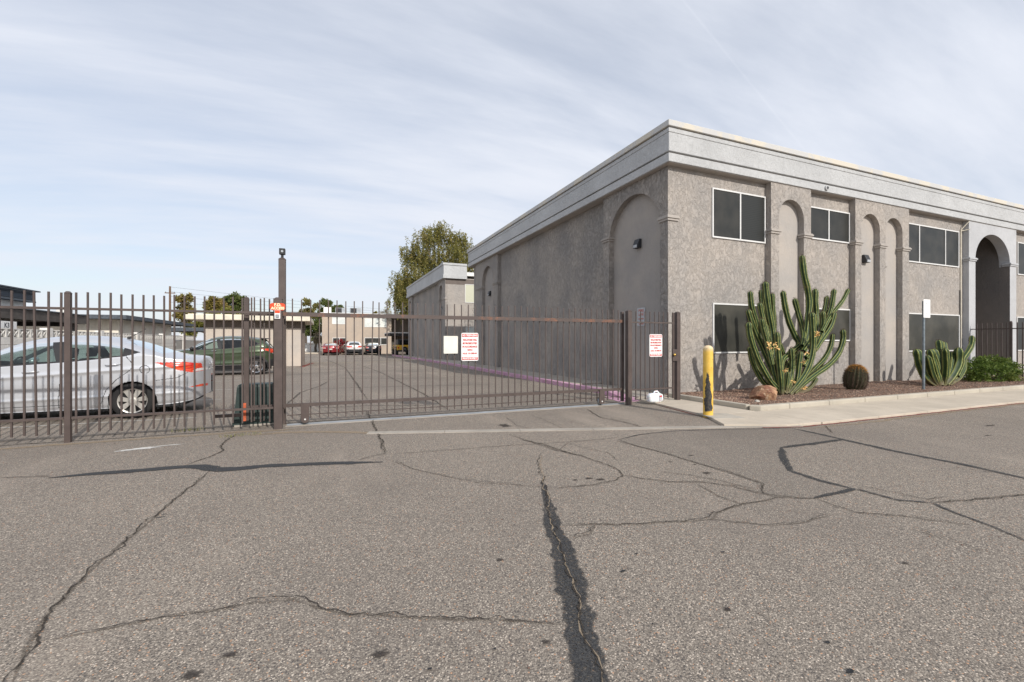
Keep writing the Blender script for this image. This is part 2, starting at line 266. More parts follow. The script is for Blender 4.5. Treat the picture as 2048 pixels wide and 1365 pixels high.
# ------------------------------------------------------------------ mesh helpers
def link(o, parent=None):
    COL.objects.link(o)
    if parent: o.parent = parent
    return o
def empty(name, loc, label=None, cat=None, group=None, rz=0):
    o = bpy.data.objects.new(name, None); o.empty_display_size = .2; o.location = loc; o.rotation_euler = (0, 0, rz); link(o)
    return tag(o, label, cat, group)
def tag(o, label=None, cat=None, group=None, kind=None):
    for k, v in (('label', label), ('category', cat), ('group', group), ('kind', kind)):
        if v: o[k] = v
    return o
class MB:
    def __init__(s): s.v = []; s.f = []; s.mi = []; s.e = []
    def add(s, vs_, fs, mi=0, e=None):
        o = len(s.v); s.v += [tuple(p) for p in vs_]; s.f += [tuple(i+o for i in f) for f in fs]; s.mi += [mi]*len(fs); s.e += list(e) if e is not None else [1.]*len(vs_); return s
    def box(s, x0, x1, y0, y1, z0, z1, mi=0):
        return s.add([(x0, y0, z0), (x1, y0, z0), (x1, y1, z0), (x0, y1, z0), (x0, y0, z1), (x1, y0, z1), (x1, y1, z1), (x0, y1, z1)],
                     [(0, 3, 2, 1), (4, 5, 6, 7), (0, 1, 5, 4), (1, 2, 6, 5), (2, 3, 7, 6), (3, 0, 4, 7)], mi)
    def quad(s, a, b, c, d, mi=0): return s.add([a, b, c, d], [(0, 1, 2, 3)], mi)
    def prism(s, poly, fn, d0, d1, mi=0):
        n = len(poly); vs_ = [fn(p[0], p[1], d0) for p in poly]+[fn(p[0], p[1], d1) for p in poly]
        return s.add(vs_, [tuple(range(n))[::-1], tuple(range(n, 2*n))]+[(i, (i+1) % n, n+(i+1) % n, n+i) for i in range(n)], mi)
    def tube(s, pts, r, n=8, mi=0, caps=True):
        pts = [Vector(p) for p in pts]; k = len(pts); rs = r if isinstance(r, (list, tuple)) else [r]*k; vs_ = []; up = None
        for i, p in enumerate(pts):
            d = (pts[min(i+1, k-1)]-pts[max(i-1, 0)]).normalized()
            if up is None: up = d.orthogonal().normalized()
            up = (up-d*up.dot(d)).normalized(); sd = d.cross(up)
            vs_ += [p+(up*math.cos(2*math.pi*j/n)+sd*math.sin(2*math.pi*j/n))*rs[i] for j in range(n)]
        fs = [(i*n+j, i*n+(j+1) % n, (i+1)*n+(j+1) % n, (i+1)*n+j) for i in range(k-1) for j in range(n)]
        if caps: fs += [tuple(range(n))[::-1], tuple((k-1)*n+j for j in range(n))]
        return s.add(vs_, fs, mi)
    def lathe(s, prof, n=24, c=(0, 0, 0), axis='z', mi=0, caps=True):
        vs_ = []
        for (r, h) in prof:
            for j in range(n):
                a = 2*math.pi*j/n; x, y = r*math.cos(a), r*math.sin(a)
                vs_.append((c[0]+x, c[1]+y, c[2]+h) if axis == 'z' else (c[0]+x, c[1]+h, c[2]+y))
        k = len(prof); fs = [(i*n+j, i*n+(j+1) % n, (i+1)*n+(j+1) % n, (i+1)*n+j) for i in range(k-1) for j in range(n)]
        if caps: fs += [tuple(range(n))[::-1], tuple((k-1)*n+j for j in range(n))]
        return s.add(vs_, fs, mi)
    def mesh(s, name, mats, off=(0, 0, 0), smooth=False, edge=False):
        me = bpy.data.meshes.new(name); o = Vector(off)
        me.from_pydata([(p[0]-o.x, p[1]-o.y, p[2]-o.z) for p in s.v], [], s.f)
        for m in (mats if isinstance(mats, (list, tuple)) else [mats]): me.materials.append(MATS[m])
        if any(s.mi): me.polygons.foreach_set('material_index', s.mi)
        if edge:
            a = me.attributes.new('edge', 'FLOAT', 'POINT'); a.data.foreach_set('value', s.e)
        if smooth: me.polygons.foreach_set('use_smooth', [True]*len(me.polygons))
        me.update(); return me
    def build(s, name, mats, parent=None, loc=None, smooth=False, edge=False, bevel=0, world=True, off=None):
        """mesh coordinates are world; they are stored relative to the root thing (or to loc)"""
        base = Vector((0, 0, 0))
        if world:
            q = parent
            while q: base += q.location; q = q.parent
        if loc is not None: base = Vector(loc)
        me = s.mesh(name, mats, base if off is None else off, smooth, edge); ob = bpy.data.objects.new(name, me); link(ob, parent)
        if loc is not None:
            pb = Vector((0, 0, 0)); q = parent
            while q: pb += q.location; q = q.parent
            ob.location = Vector(loc)-pb
        if bevel:
            b = ob.modifiers.new('bevel', 'BEVEL'); b.width = bevel; b.segments = 2; b.limit_method = 'ANGLE'
        if smooth == 'auto': pass
        return ob
def inst(name, me, loc, parent=None, rot=(0, 0, 0), scale=(1, 1, 1)):
    o = bpy.data.objects.new(name, me); link(o, parent); o.location = loc; o.rotation_euler = rot; o.scale = scale; return o
def structure(mb, name, mats, parent=None, **k):
    o = mb.build(name, mats, parent, **k)
    if parent is None: o['kind'] = 'structure'
    return o
def lettering(txt, size, mat, parent, loc, rot, width=None, name='lettering', bold=.0):
    cu = bpy.data.curves.new('txt', 'FONT'); cu.body = txt; cu.size = size; cu.align_x = 'CENTER'; cu.align_y = 'CENTER'; cu.offset = bold; cu.extrude = .0008; cu.resolution_u = 3
    to = bpy.data.objects.new('txt', cu); COL.objects.link(to); dg = bpy.context.evaluated_depsgraph_get(); me = bpy.data.meshes.new_from_object(to.evaluated_get(dg)); bpy.data.objects.remove(to); bpy.data.curves.remove(cu)
    me.name = name; me.materials.clear(); me.materials.append(MATS[mat]); xs = [v.co.x for v in me.vertices]; wd = max(xs)-min(xs); sx = width/wd if width else 1
    return inst(name, me, loc, parent, rot, (sx, 1, 1))

# ================================================================== THE SETTING
g = MB(); rows = [-80, -20, 0, 5, 10, 15, 20]+[20+35*i/14 for i in range(1, 15)]+[80, 150, 400, 900]; us = [-900, -200, -60, -20, 0, 20, 60, 200, 900]
vv = [(u, v, gz(v)) for v in rows for u in us]; k = len(us)
g.add(vv, [(i*k+j, i*k+j+1, (i+1)*k+j+1, (i+1)*k+j) for i in range(len(rows)-1) for j in range(k-1)])
ground = structure(g, 'ground', 'asphalt')

def resample(pts, step):
    P = [Vector((p[0], p[1], 0)) for p in pts]; out_ = [P[0]]
    for a, b in zip(P, P[1:]):
        n = max(1, int((b-a).length/step)); out_ += [a.lerp(b, i/n) for i in range(1, n+1)]
    return out_
def smooth_line(pts):
    P = [Vector((p[0], p[1], 0)) for p in pts]; out_ = []
    for i in range(len(P)-1):
        p0, p1, p2, p3 = P[max(i-1, 0)], P[i], P[i+1], P[min(i+2, len(P)-1)]
        for k in range(5):
            s = k/5; out_.append(.5*((2*p1)+(-p0+p2)*s+(2*p0-5*p1+4*p2-p3)*s*s+(-p0+3*p1-3*p2+p3)*s**3))
    return out_+[P[-1]]
def ribbon(name, pts, width, mat, z, jit=.0, step=.05, px=True, curve=False, taper=True, parent=None, wvar=(.85, 1.15)):
    P = [onG(*p) for p in pts] if px else pts
    if curve: P = smooth_line(P)
    Q = resample(P, step); n = len(Q); m = MB(); vs_ = []; es = []
    wf = (lambda s: float(np.interp(s, np.linspace(0, 1, len(width)), width))) if isinstance(width, (list, tuple)) else (lambda s: width)
    off = 0
    for i, p in enumerate(Q):
        d = (Q[min(i+1, n-1)]-Q[max(i-1, 0)]).normalized(); nr = Vector((-d.y, d.x, 0)); off = off*.82+random.gauss(0, jit)*.55; s = i/max(1, n-1)
        tp = min(1, s*8+.25, (1-s)*8+.25) if taper else 1; hw = wf(s)/2*tp*random.uniform(*wvar); c = p+nr*off
        for q, e in ((-hw, 0.), (-hw*.35, .8), (0, 1.), (hw*.35, .8), (hw, 0.)):
            r_ = c+nr*q; vs_.append((r_.x, r_.y, gz(r_.y)+z)); es.append(e)
    fs = [(i*5+j, i*5+j+1, (i+1)*5+j+1, (i+1)*5+j) for i in range(n-1) for j in range(4)]
    m.add(vs_, fs, 0, es); return structure(m, name, mat, ground if parent is None else parent, edge=True)
ZQ = [0]
def blotch(name, px, py, rx, ry, mat, z=.004, n=18, rot=0, jag=.35):
    c = onG(px, py); m = MB(); vs_ = [(c[0], c[1], gz(c[1])+z)]; es = [1.]
    for i in range(n):
        a = 2*math.pi*i/n; k = 1+random.uniform(-jag, jag); x, y = rx*math.cos(a)*k, ry*math.sin(a)*k
        vs_.append((c[0]+x*math.cos(rot)-y*math.sin(rot), c[1]+x*math.sin(rot)+y*math.cos(rot), gz(c[1])+z)); es.append(0.)
    m.add(vs_, [(0, 1+i, 1+(i+1) % n) for i in range(n)], 0, es); return structure(m, name, mat, ground, edge=True)
Z2 = lambda L_: [(900+x/1.784, 780+y/1.784) for x, y in L_]       # image pixels read off an enlarged crop
# darker resurfaced patch on the right, then sealed joints, cracks and their dirt
pp = [onG(*p) for p in Z2([(590, 182), (780, 150), (1000, 142), (1220, 138), (1400, 178), (1180, 207), (1215, 290), (1445, 355), (1300, 390), (1120, 372), (1095, 330), (870, 258), (720, 215)])]
m = MB(); m.add([(p[0], p[1], .003) for p in pp], [tuple(range(len(pp)))])
structure(m, 'resurfaced_patch', 'asphalt_patch', ground, edge=True)
ribbon('sealant_strip', [(98, 957), (180, 949), (260, 943), (350, 936), (400, 934), (430, 939), (470, 939), (540, 932), (650, 928), (766, 925)], [.10, .17, .17, .19, .21, .16, .15, .15, .12], 'sealant', .005, .006, curve=True)
ribbon('sealant_strip', [(1085, 958), (1090, 980), (1100, 1030), (1113, 1070), (1124, 1110), (1135, 1155), (1145, 1200), (1153, 1250), (1163, 1300), (1182, 1365), (1200, 1450)], [.04, .08, .11, .15, .19, .21, .22, .21, .20, .19, .19, .19], 'sealant_worn', .005, .012, curve=True)
ribbon('sealant_strip', Z2([(1180, 207), (1188, 245), (1215, 290), (1320, 325), (1445, 355)]), [.10, .12, .11, .09, .10], 'sealant_worn', .006, .006)
ribbon('sealant_strip', Z2([(1180, 207), (1290, 195), (1400, 178)]), .11, 'sealant_worn', .0065, .005)
ribbon('sealant_strip', Z2([(1220, 138), (1310, 158), (1400, 178), (1550, 212), (1700, 243), (1850, 272), (2100, 328)]), [.10, .11, .12, .11, .10], 'sealant_worn', .0055, .006)
ribbon('sealant_strip', Z2([(1445, 355), (1300, 390)]), [.08, .05], 'sealant_worn', .0068, .004)
ribbon('sealant_strip', Z2([(1445, 355), (1600, 395), (1720, 405)]), .045, 'sealant_worn', .0072, .006)
ribbon('sealant_strip', Z2([(600, 178), (680, 160), (800, 148), (1000, 142), (1220, 138)]), .05, 'sealant_worn', .0055, .006)
ribbon('sealant_strip', Z2([(1720, 405), (1830, 450), (1940, 490), (2040, 535), (2100, 560)]), [.05, .035, .03], 'sealant_worn', .006, .006)
CR = [([(0, 957), (60, 955), (100, 954)], .02), ([(477, 868), (455, 880), (440, 893), (446, 902), (425, 912), (395, 922), (375, 931)], .028),
      ([(420, 941), (412, 952), (395, 968), (360, 990), (310, 1035), (250, 1085), (190, 1135), (130, 1190), (85, 1240), (55, 1290), (30, 1340), (10, 1390)], .024),
      ([(85, 1285), (200, 1262), (300, 1240), (420, 1222), (500, 1207), (590, 1197), (640, 1215), (700, 1228), (800, 1233), (900, 1240), (1000, 1242), (1135, 1250)], .018),
      ([(1086, 906), (1080, 920), (1083, 942), (1092, 985), (1103, 1035), (1116, 1085), (1128, 1118), (1146, 1160), (1158, 1195), (1162, 1235), (1166, 1265), (1175, 1300), (1190, 1340), (1200, 1400)], .022),
      ([(733, 822), (745, 845), (757, 868), (772, 908)], .035), ([(772, 908), (740, 915), (715, 922)], .02), ([(785, 909), (850, 905), (940, 898), (1024, 892), (1090, 888), (1160, 884), (1236, 876)], .018),
      ([(782, 922), (830, 940), (900, 955), (960, 965), (1035, 970), (1083, 975)], .016),
      (Z2([(210, 160), (300, 190), (370, 215), (460, 235), (540, 260), (600, 285), (617, 305), (590, 325), (520, 340), (380, 352), (350, 350)]), .02),
      (Z2([(617, 305), (700, 320), (800, 330), (900, 330), (1000, 345), (1100, 370), (1170, 385), (1300, 389)]), .024),
      (Z2([(600, 178), (650, 197), (760, 225), (870, 260), (990, 292), (1110, 335), (1122, 370)]), .02),
      (Z2([(400, 487), (520, 485), (700, 480), (800, 475), (930, 462), (948, 440), (985, 425), (1040, 410), (1100, 400), (1170, 383)]), .022), (Z2([(520, 485), (500, 515), (430, 532)]), .016),
      (Z2([(930, 462), (1000, 472), (1150, 485), (1250, 477), (1350, 450)]), .014), (Z2([(880, 338), (960, 382), (1040, 410)]), .015), (Z2([(1300, 390), (1450, 440), (1600, 450), (1750, 470), (1850, 482)]), .018),
      (Z2([(750, 295), (850, 305), (960, 325), (1110, 360)]), .014), (Z2([(490, 70), (540, 100), (620, 116), (700, 137)]), .03), (Z2([(1720, 405), (1850, 396), (1960, 382), (2090, 372)]), .028), (Z2([(390, 215), (420, 190), (480, 210), (560, 225), (600, 255)]), .012), (Z2([(200, 100), (240, 130), (290, 140)]), .012), (Z2([(290, 90), (350, 115), (405, 140)]), .012),
      (Z2([(1340, 128), (1365, 155)]), .02), (Z2([(1470, 345), (1600, 370), (1700, 392), (1780, 385)]), .014), (Z2([(1650, 500), (1800, 545), (1960, 590)]), .012), (Z2([(250, 178), (330, 195), (420, 225), (470, 238)]), .03),
      ([(575, 808), (600, 786), (640, 773), (655, 764)], .05), ([(600, 781), (700, 776), (860, 772), (1000, 770)], .05), ([(628, 814), (660, 816), (740, 812), (860, 812)], .05), ([(560, 765), (690, 758), (900, 757)], .05), ([(450, 760), (560, 752), (700, 742), (900, 744)], .06), ([(720, 730), (760, 745), (850, 790), (900, 822)], .05), ([(650, 716), (690, 735), (735, 800)], .05)]
for i, (pts, wd) in enumerate(CR):
    ribbon('crack', pts, wd*.68, 'crack_dark', .0085+.0002*(i % 9), .016, .024, wvar=(.45, 1.5))
    if i not in (4,): ribbon('crack_dirt', pts, wd*2.4, 'crack_dirt', .0035+.0002*(i % 7), .008, .06)
ribbon('crack_dirt', CR[4][0], .02, 'sand_drift', .0075, .016, .04, wvar=(.2, 1.4))
for px, py, rx, ry in [(1413, 947, .09, .06), (1177, 958, .07, .05), (1201, 960, .09, .05), (1001, 1121, .035, .03), (1454, 1220, .03, .03), (1455, 1220, .03, .03), (1811, 1128, .04, .03), (458, 1312, .06, .035), (385, 1352, .07, .05), (1092, 1286, .035, .025), (1981, 852, .22, .06), (1975, 872, .12, .04), (1150, 961, .05, .03), (1382, 912, .06, .04), (1390, 930, .04, .03), (1340, 925, .04, .03), (1010, 852, .16, .22), (930, 925, .03, .02), (760, 1310, .06, .05)]:
    blotch('stain', px, py, rx, ry, 'stain_dark', .0042+.0001*random.randint(0, 9))
for px, py, rx, ry in [(1246, 1144, .035, .014), (1273, 1109, .018, .01), (1446, 1106, .025, .012), (320, 1036, .05, .012), (328, 1030, .03, .008), (1700, 1345, .03, .018), (1655, 1287, .02, .014), (990, 1300, .012, .008), (860, 1340, .016, .01), (1305, 1250, .01, .006)]:
    blotch('tar_chip', px, py, rx, ry, 'tar_chip', .0052+.0001*random.randint(0, 9), 9, random.uniform(-.4, .4), .2)
for px, py, rx, ry in [(285, 898, .34, .09), (330, 892, .3, .035), (250, 902, .2, .05)]: blotch('spill', px, py, rx, ry, 'spill_white', .0045+.0004*random.random(), 22, .12, .45)
# parking lines and the yellow stripes deep in the lot
for pts, wd, mt in [([(-7, 9.52), (-2.15, 9.46)], .09, 'line_white'), ([(-6.6, 12.35), (-2.3, 12.25)], .09, 'line_white'), ([(-6.6, 15.0), (-1.3, 14.6)], .09, 'line_white'), ([(-6.6, 18.0), (-1.3, 17.8)], .09, 'line_white'), ([(-6, 23.6), (-1.5, 23.4)], .1, 'line_white'),
                    ([(-.95, 32.5), (1.9, 31.4)], .16, 'line_yellow'), ([(2.5, 31.9), (4.4, 33.6), (6.5, 35.6)], .16, 'line_yellow'), ([(-1.3, 26.5), (-.9, 32.4)], .35, 'red_paint')]:
    ribbon('painted_line', pts, wd, mt, .0045, .0, .15, px=False, taper=False)
# concrete gutter strip across the drive and the gate track
ga, gb_ = onG(735, 867), onG(1600, 852.5); m = MB(); dv = Vector((gb_[0]-ga[0], gb_[1]-ga[1], 0)).normalized(); nv = Vector((-dv.y, dv.x, 0)); A = Vector((*ga, 0)); n = 6; ln = (Vector((*gb_, 0))-A).length
gut = empty('gutter', (A.x, A.y, 0)); gut['kind'] = 'structure'
for i in range(n):
    a, b = A+dv*(ln*i/n+.004), A+dv*(ln*(i+1)/n-.004); hw = .075
    MB().prism([(a-nv*hw)[:2], (b-nv*hw)[:2], (b+nv*hw)[:2], (a+nv*hw)[:2]], lambda x, y, z: (x, y, z), -.05, .0125).build('slab', 'concrete_gutter', gut)
ribbon('sand_drift', [(500, 872), (560, 866), (640, 864), (740, 866), (860, 864), (1000, 862)], .26, 'sand_drift', .0033, .01)
trk = empty('gate_track', (-1, 8, 0)); trk['kind'] = 'structure'
for i in range(4):
    a = -.62+i*1.66; MB().box(a+.004, a+1.656, 7.90, 8.11, -.05, .006).build('slab', 'concrete_gutter', trk)
MB().prism([(-.022, .006), (.022, .006), (0, .028)], lambda a, z, d: (d, 8.0+a, z), -.6, 5.95).build('track_rail', 'grey_metal', trk)
ribbon('crack', [(-9, 7.84), (-3, 7.85), (-.9, 7.83)], .05, 'crack_dark', .0092, .012, .05, px=False); ribbon('crack', [(-9, 8.19), (-3, 8.18), (1, 8.2), (6, 8.19)], .06, 'crack_dark', .0094, .012, .05, px=False)
ribbon('sand_drift', [(-6, 7.68), (-3, 7.66), (-1.2, 7.70), (-.3, 7.62)], .22, 'sand_drift', .0036, .02, px=False); ribbon('sand_drift', [(6.9, 4.60), (10, 4.66), (16, 4.66), (26, 4.66)], .16, 'sand_drift', .0037, .02, px=False)

# sidewalk slabs, planter kerb, gravel bed
sw = empty('sidewalk', (7, 5.4, 0)); sw['kind'] = 'structure'; xyz = lambda x, y, z: (x, y, z)
for poly in ([(5.82, 5.24), (6.72, 4.84), (7.46, 4.78), (7.46, 5.985), (6.245, 5.985)], [(6.25, 5.995), (7.46, 5.995), (7.46, 7.2), (6.43, 7.2)], [(6.432, 7.21), (7.46, 7.21), (7.46, 8.5), (6.62, 8.5)]):
    MB().prism(poly, xyz, -.05, .04).build('slab', 'concrete_walk', sw, bevel=.006)
u = 7.468
while u < 42:
    MB().box(u, u+1.512, 4.77, 5.985, -.05, .04).build('slab', 'concrete_walk', sw, bevel=.006); u += 1.52
ribbon('red_edge', [(6.3, 4.93), (7.0, 4.74), (9, 4.73), (12, 4.735), (16, 4.73), (22, 4.73), (30, 4.73)], .07, 'red_paint', .0058, .006, px=False, taper=False)
ribbon('red_edge', [(6.62, 8.1), (6.42, 7.2), (6.25, 6.2)], .05, 'red_paint', .0061, .004, px=False)
pk_ = empty('planter_kerb', (7.5, 6.05, 0)); pk_['kind'] = 'structure'
MB().prism([(7.47, 6.14), (7.60, 5.99), (8.4, 5.99), (8.4, 6.12), (7.66, 6.12), (7.60, 6.20)], xyz, -.02, .135).build('kerb_block', 'concrete_kerb', pk_, bevel=.02)
u = 8.406
while u < 42: MB().box(u, u+1.19, 5.99, 6.12, -.02, .135).build('kerb_block', 'concrete_kerb', pk_, bevel=.02); u += 1.196
v = 6.206
for i in range(2): MB().box(7.472, 7.598, v, v+1.08, -.02, .135).build('kerb_block', 'concrete_kerb', pk_, bevel=.02); v += 1.086
bed = MB(); nx, ny = 120, 10; U0, U1, V0, V1 = 7.60, 42, 6.12, 8.64
def bedz(u, v): return .085+.035*math.sin(u*1.7+v)*math.sin(v*2.3+u*.6)*min(1, (v-6.1)*2)+.02*math.exp(-((u-10)**2+(v-7.3)**2)/.6)
bed.add([(U0+(U1-U0)*i/nx, V0+(V1-V0)*j/ny, bedz(U0+(U1-U0)*i/nx, V0+(V1-V0)*j/ny)) for i in range(nx+1) for j in range(ny+1)], [(i*(ny+1)+j, (i+1)*(ny+1)+j, (i+1)*(ny+1)+j+1, i*(ny+1)+j+1) for i in range(nx) for j in range(ny)])
structure(bed, 'planter_bed', 'gravel_bed', smooth=True)
MB().box(7.455, 7.70, 8.38, 8.6, -.02, .055).build('planter_bed_end', 'concrete_walk')['kind'] = 'structure'
oc = np.array([(1, 0, 0), (0, 1, 0), (-1, 0, 0), (0, -1, 0), (0, 0, 1), (0, 0, -1)], float); of = [(0, 1, 4), (1, 2, 4), (2, 3, 4), (3, 0, 4), (1, 0, 5), (2, 1, 5), (3, 2, 5), (0, 3, 5)]
def pebbles(name, n, su, sv, sz, r0, r1, mat, label):
    V = []; Fs = []
    for i in range(n):
        p = np.array([su(), sv(), 0]); p[2] = sz(p[0], p[1]); q = oc*np.random.uniform(.6, 1.2, (6, 1))*np.random.uniform(r0, r1)*np.array([1, 1, .6]); a = random.uniform(0, 6.28)
        rt = np.array([[math.cos(a), -math.sin(a), 0], [math.sin(a), math.cos(a), 0], [0, 0, 1]]); V.append(q@rt.T+p); Fs += [tuple(x+6*i for x in f) for f in of]
    m = MB(); m.add(np.concatenate(V).tolist(), Fs); o = m.build(name, mat); tag(o, label, 'gravel', kind='stuff')
pebbles('gravel', 11000, lambda: 7.62+(random.random()**1.6)*20, lambda: random.uniform(6.13, 8.55), lambda u, v: bedz(u, v)+.004, .010, .026, 'gravel_stone', 'brown landscape gravel covering the planting bed along the facade')

def gsp():
    while True:
        a = random.uniform(-5, 9); v_ = random.uniform(1.2, 7.6)
        if random.random() < .35+.65*(abs(v_-4.6) < .25 and a > 6): return a, v_
GS = [gsp() for _ in range(1500)]; GI = iter(GS); GJ = iter(GS)
pebbles('grit', 1500, lambda: next(GI)[0], lambda: next(GJ)[1], lambda u, v: .004, .0025, .0075, 'gravel_stone', 'loose grit scattered over the driveway asphalt')
# painted kerb and strip beside the shaded side wall, running deep into the lot
kb = empty('painted_kerb', (6.65, 9, 0)); kb['kind'] = 'structure'; v = 9.45
while v < 48:
    z = gz(v+1); MB().box(6.56, 6.74, v+.006, v+2.394, z-.05, z+.12).build('kerb_block', 'kerb_pink', kb, bevel=.015); v += 2.4
MB().prism([(8.25, .0), (9.45, .0), (9.45, .12), (8.9, .06)], lambda a, z, d: (d, a, z), 6.45, 6.74).build('kerb_ramp', 'kerb_pink', kb, bevel=.008)
MB().prism([(6.05, 8.3), (6.45, 8.22), (6.44, 9.3), (6.2, 9.1)], xyz, -.02, .006).build('painted_apron', 'kerb_pink', kb)
st = empty('wall_strip', (7.2, 9, 0)); st['kind'] = 'structure'; v = 8.52
while v < 48: z = gz(v+1.5); MB().box(6.742, 8.2, v+.005, v+2.99, z-.05, z+(.06 if v < 9 else .105)).build('slab', 'concrete_gutter', st); v += 3.0

# ================================================================== BUILDINGS
def arch_pts(l, r, spring, top, n=22):
    c = (l+r)/2; a = (r-l)/2; b = top-spring; return [(c-a*math.cos(math.pi*i/n), spring+b*math.sin(math.pi*i/n)) for i in range(n+1)]
def arch_bay(fn, a0, a1, z0, z1, niches, depth, front='F', back_cap=True):
    """a bay proud of its wall by depth, with round-headed recesses; fn(a, d, z) -> world (d = 0 at the bay face)"""
    m = MB(); x = a0
    def face(p, q, zl, zh): m.add([fn(p, 0, zl), fn(q, 0, zl), fn(q, 0, zh), fn(p, 0, zh)], [(0, 1, 2, 3)])
    for (l, r, sp, tp) in niches:
        face(x, l, z0, z1); P = arch_pts(l, r, sp, tp)
        for (p, q) in zip(P, P[1:]): m.add([fn(p[0], 0, p[1]), fn(q[0], 0, q[1]), fn(q[0], 0, z1), fn(p[0], 0, z1)], [(0, 1, 2, 3)])
        Q = [(l, z0)]+P+[(r, z0)]
        for (p, q) in zip(Q, Q[1:]): m.add([fn(p[0], 0, p[1]), fn(q[0], 0, q[1]), fn(q[0], depth, q[1]), fn(p[0], depth, p[1])], [(0, 1, 2, 3)])
        x = r
    face(x, a1, z0, z1)
    for a in (a0, a1): m.add([fn(a, 0, z0), fn(a, depth, z0), fn(a, depth, z1), fn(a, 0, z1)], [(0, 1, 2, 3)])
    m.add([fn(a0, 0, z1), fn(a1, 0, z1), fn(a1, depth, z1), fn(a0, depth, z1)], [(0, 1, 2, 3)])
    return m
def capital(fn, a0, a1, z, depth, root, mat, pr=.055):
    """a small moulded band at the spring of an arch, round the pier a0..a1"""
    m = MB()
    for (za, zb_, p) in ((z-.055, z, pr*.55), (z, z+.05, pr), (z+.05, z+.075, pr*.7)):
        c = [fn(a0-p, -p, za), fn(a1+p, -p, za), fn(a1+p, depth-.003, za), fn(a0-p, depth-.003, za)]; d = [fn(a0-p, -p, zb_), fn(a1+p, -p, zb_), fn(a1+p, depth-.003, zb_), fn(a0-p, depth-.003, zb_)]
        m.add(c+d, [(0, 3, 2, 1), (4, 5, 6, 7), (0, 1, 5, 4), (1, 2, 6, 5), (2, 3, 7, 6), (3, 0, 4, 7)])
    return m.build('capital', mat, root, bevel=.012)
def window(root, u0, u1, z0, z1, v, mulls=(), panes=None, fr=.038, frame='white_frame', proud=.035):
    """frame of bars with a pane per light; faces -v"""
    m = MB(); m.box(u0, u1, v-proud, v, z0, z0+fr); m.box(u0, u1, v-proud, v, z1-fr, z1); m.box(u0, u0+fr, v-proud+.001, v, z0+fr, z1-fr); m.box(u1-fr, u1, v-proud+.001, v, z0+fr, z1-fr)
    xs = [u0+fr]
    for q in mulls: m.box(q-fr*.55, q+fr*.55, v-proud+.002, v, z0+fr, z1-fr); xs += [q-fr*.55, q+fr*.55]
    xs.append(u1-fr); wo = m.build('window', frame, root); panes = panes or ['screen_mesh']
    for i in range(len(xs)//2):
        MB().box(xs[2*i], xs[2*i+1], v-.016, v-.002, z0+fr, z1-fr).build('pane', panes[i % len(panes)], wo)
    return wo
def wall_lamp(root, fn, a, z, sc_=.82):
    """a box wall-pack with a sloping hood; fn(a, d, z), d < 0 out of the wall"""
    w_, h, d = .13*sc_, .30*sc_, .17*sc_; m = MB(); pr = [(0, 0), (-d*.95, 0), (-d, h*.35), (-d*.55, h), (0, h)]
    m.prism(pr, lambda p, q, k: fn(a+k, p, z+q), -w_, w_); o = m.build('wall_light', 'dark_metal', root, bevel=.01)
    MB().prism([(-d*.99, h*.02), (-d*1.04, h*.06), (-d*1.08, h*.33), (-d*1.01, h*.34)], lambda p, q, k: fn(a+k, p, z+q), -w_*.72, w_*.72).build('lens', 'sign_faded', o); return o
def cornice(root, path_fn, mats=('stucco_pale', 'cap_coating')):
    """four stacked mouldings; path_fn(p, z0, z1) builds one band offset p from the wall"""
    for nm, p, z0, z1, mt in (('soffit', .03, 5.665, 5.68, 'stucco_taupe_smooth'), ('cornice_lower_band', .055, 5.68, 5.885, mats[0]), ('cornice_groove', -.015, 5.885, 5.94, 'stucco_taupe_smooth'), ('cornice_band', .04, 5.94, 6.39, mats[0]), ('cornice_upper_band', .052, 6.39, 6.495, mats[0]), ('cap_reveal', .01, 6.495, 6.52, 'stucco_taupe_smooth'), ('roof_cap', .09, 6.52, 6.665, mats[1])):
        path_fn(p, z0, z1).build(nm, mt, root, bevel=.012)

UW, VF, DP = 7.70, 8.60, .17           # side-wall bay face, facade wall plane, depth of the bays
VB = VF-DP; UR = UW+DP; VEND = 24.75; UEND = 44.0
mainb = empty('apartment_building', (UW, VF, 0), 'two-storey grey-taupe stucco apartment building with arched bays and pale cornice, nearest on the right', 'building')
fF = lambda a, d, z: (a, VB+d, z)      # facade bays
fS = lambda a, d, z: (UW+d, a, z)      # side-wall bays
ZB, ZT = -.05, 5.72
# facade wall plane (with the entry opening), side wall plane, entry passage
m = MB(); m.box(UW+.004, 21.17+.02, VF, VF+.2, ZB, 6.2).build('facade_wall', 'stucco_taupe', mainb); MB().box(24.62, UEND, VF, VF+.2, ZB, 6.2).build('facade_wall', 'stucco_taupe', mainb)
MB().box(UR, UR+.2, VF+.204, VEND, ZB, 6.2).build('side_wall', 'stucco_taupe_shaded', mainb); MB().box(UR+.204, UEND, VEND-.2, VEND, ZB, 6.2).build('rear_wall', 'stucco_taupe_shaded', mainb)
MB().box(UW-.02, UEND, VF-.02, VEND, 6.21, 6.4).build('roof', 'roof_slate', mainb)
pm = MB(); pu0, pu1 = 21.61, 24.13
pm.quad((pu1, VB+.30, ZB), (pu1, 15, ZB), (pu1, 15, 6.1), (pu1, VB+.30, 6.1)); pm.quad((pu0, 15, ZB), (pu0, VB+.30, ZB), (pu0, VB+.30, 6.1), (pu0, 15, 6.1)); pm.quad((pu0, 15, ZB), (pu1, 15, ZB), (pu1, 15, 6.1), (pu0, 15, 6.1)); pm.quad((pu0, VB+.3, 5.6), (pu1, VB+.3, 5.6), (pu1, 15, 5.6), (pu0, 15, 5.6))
pm.quad((pu1-.003, VB+.006, ZB), (pu1-.003, VB+.31, ZB), (pu1-.003, VB+.31, 4.235), (pu1-.003, VB+.006, 4.235))  # dark sheet over the jamb below the spring, painting in its shade
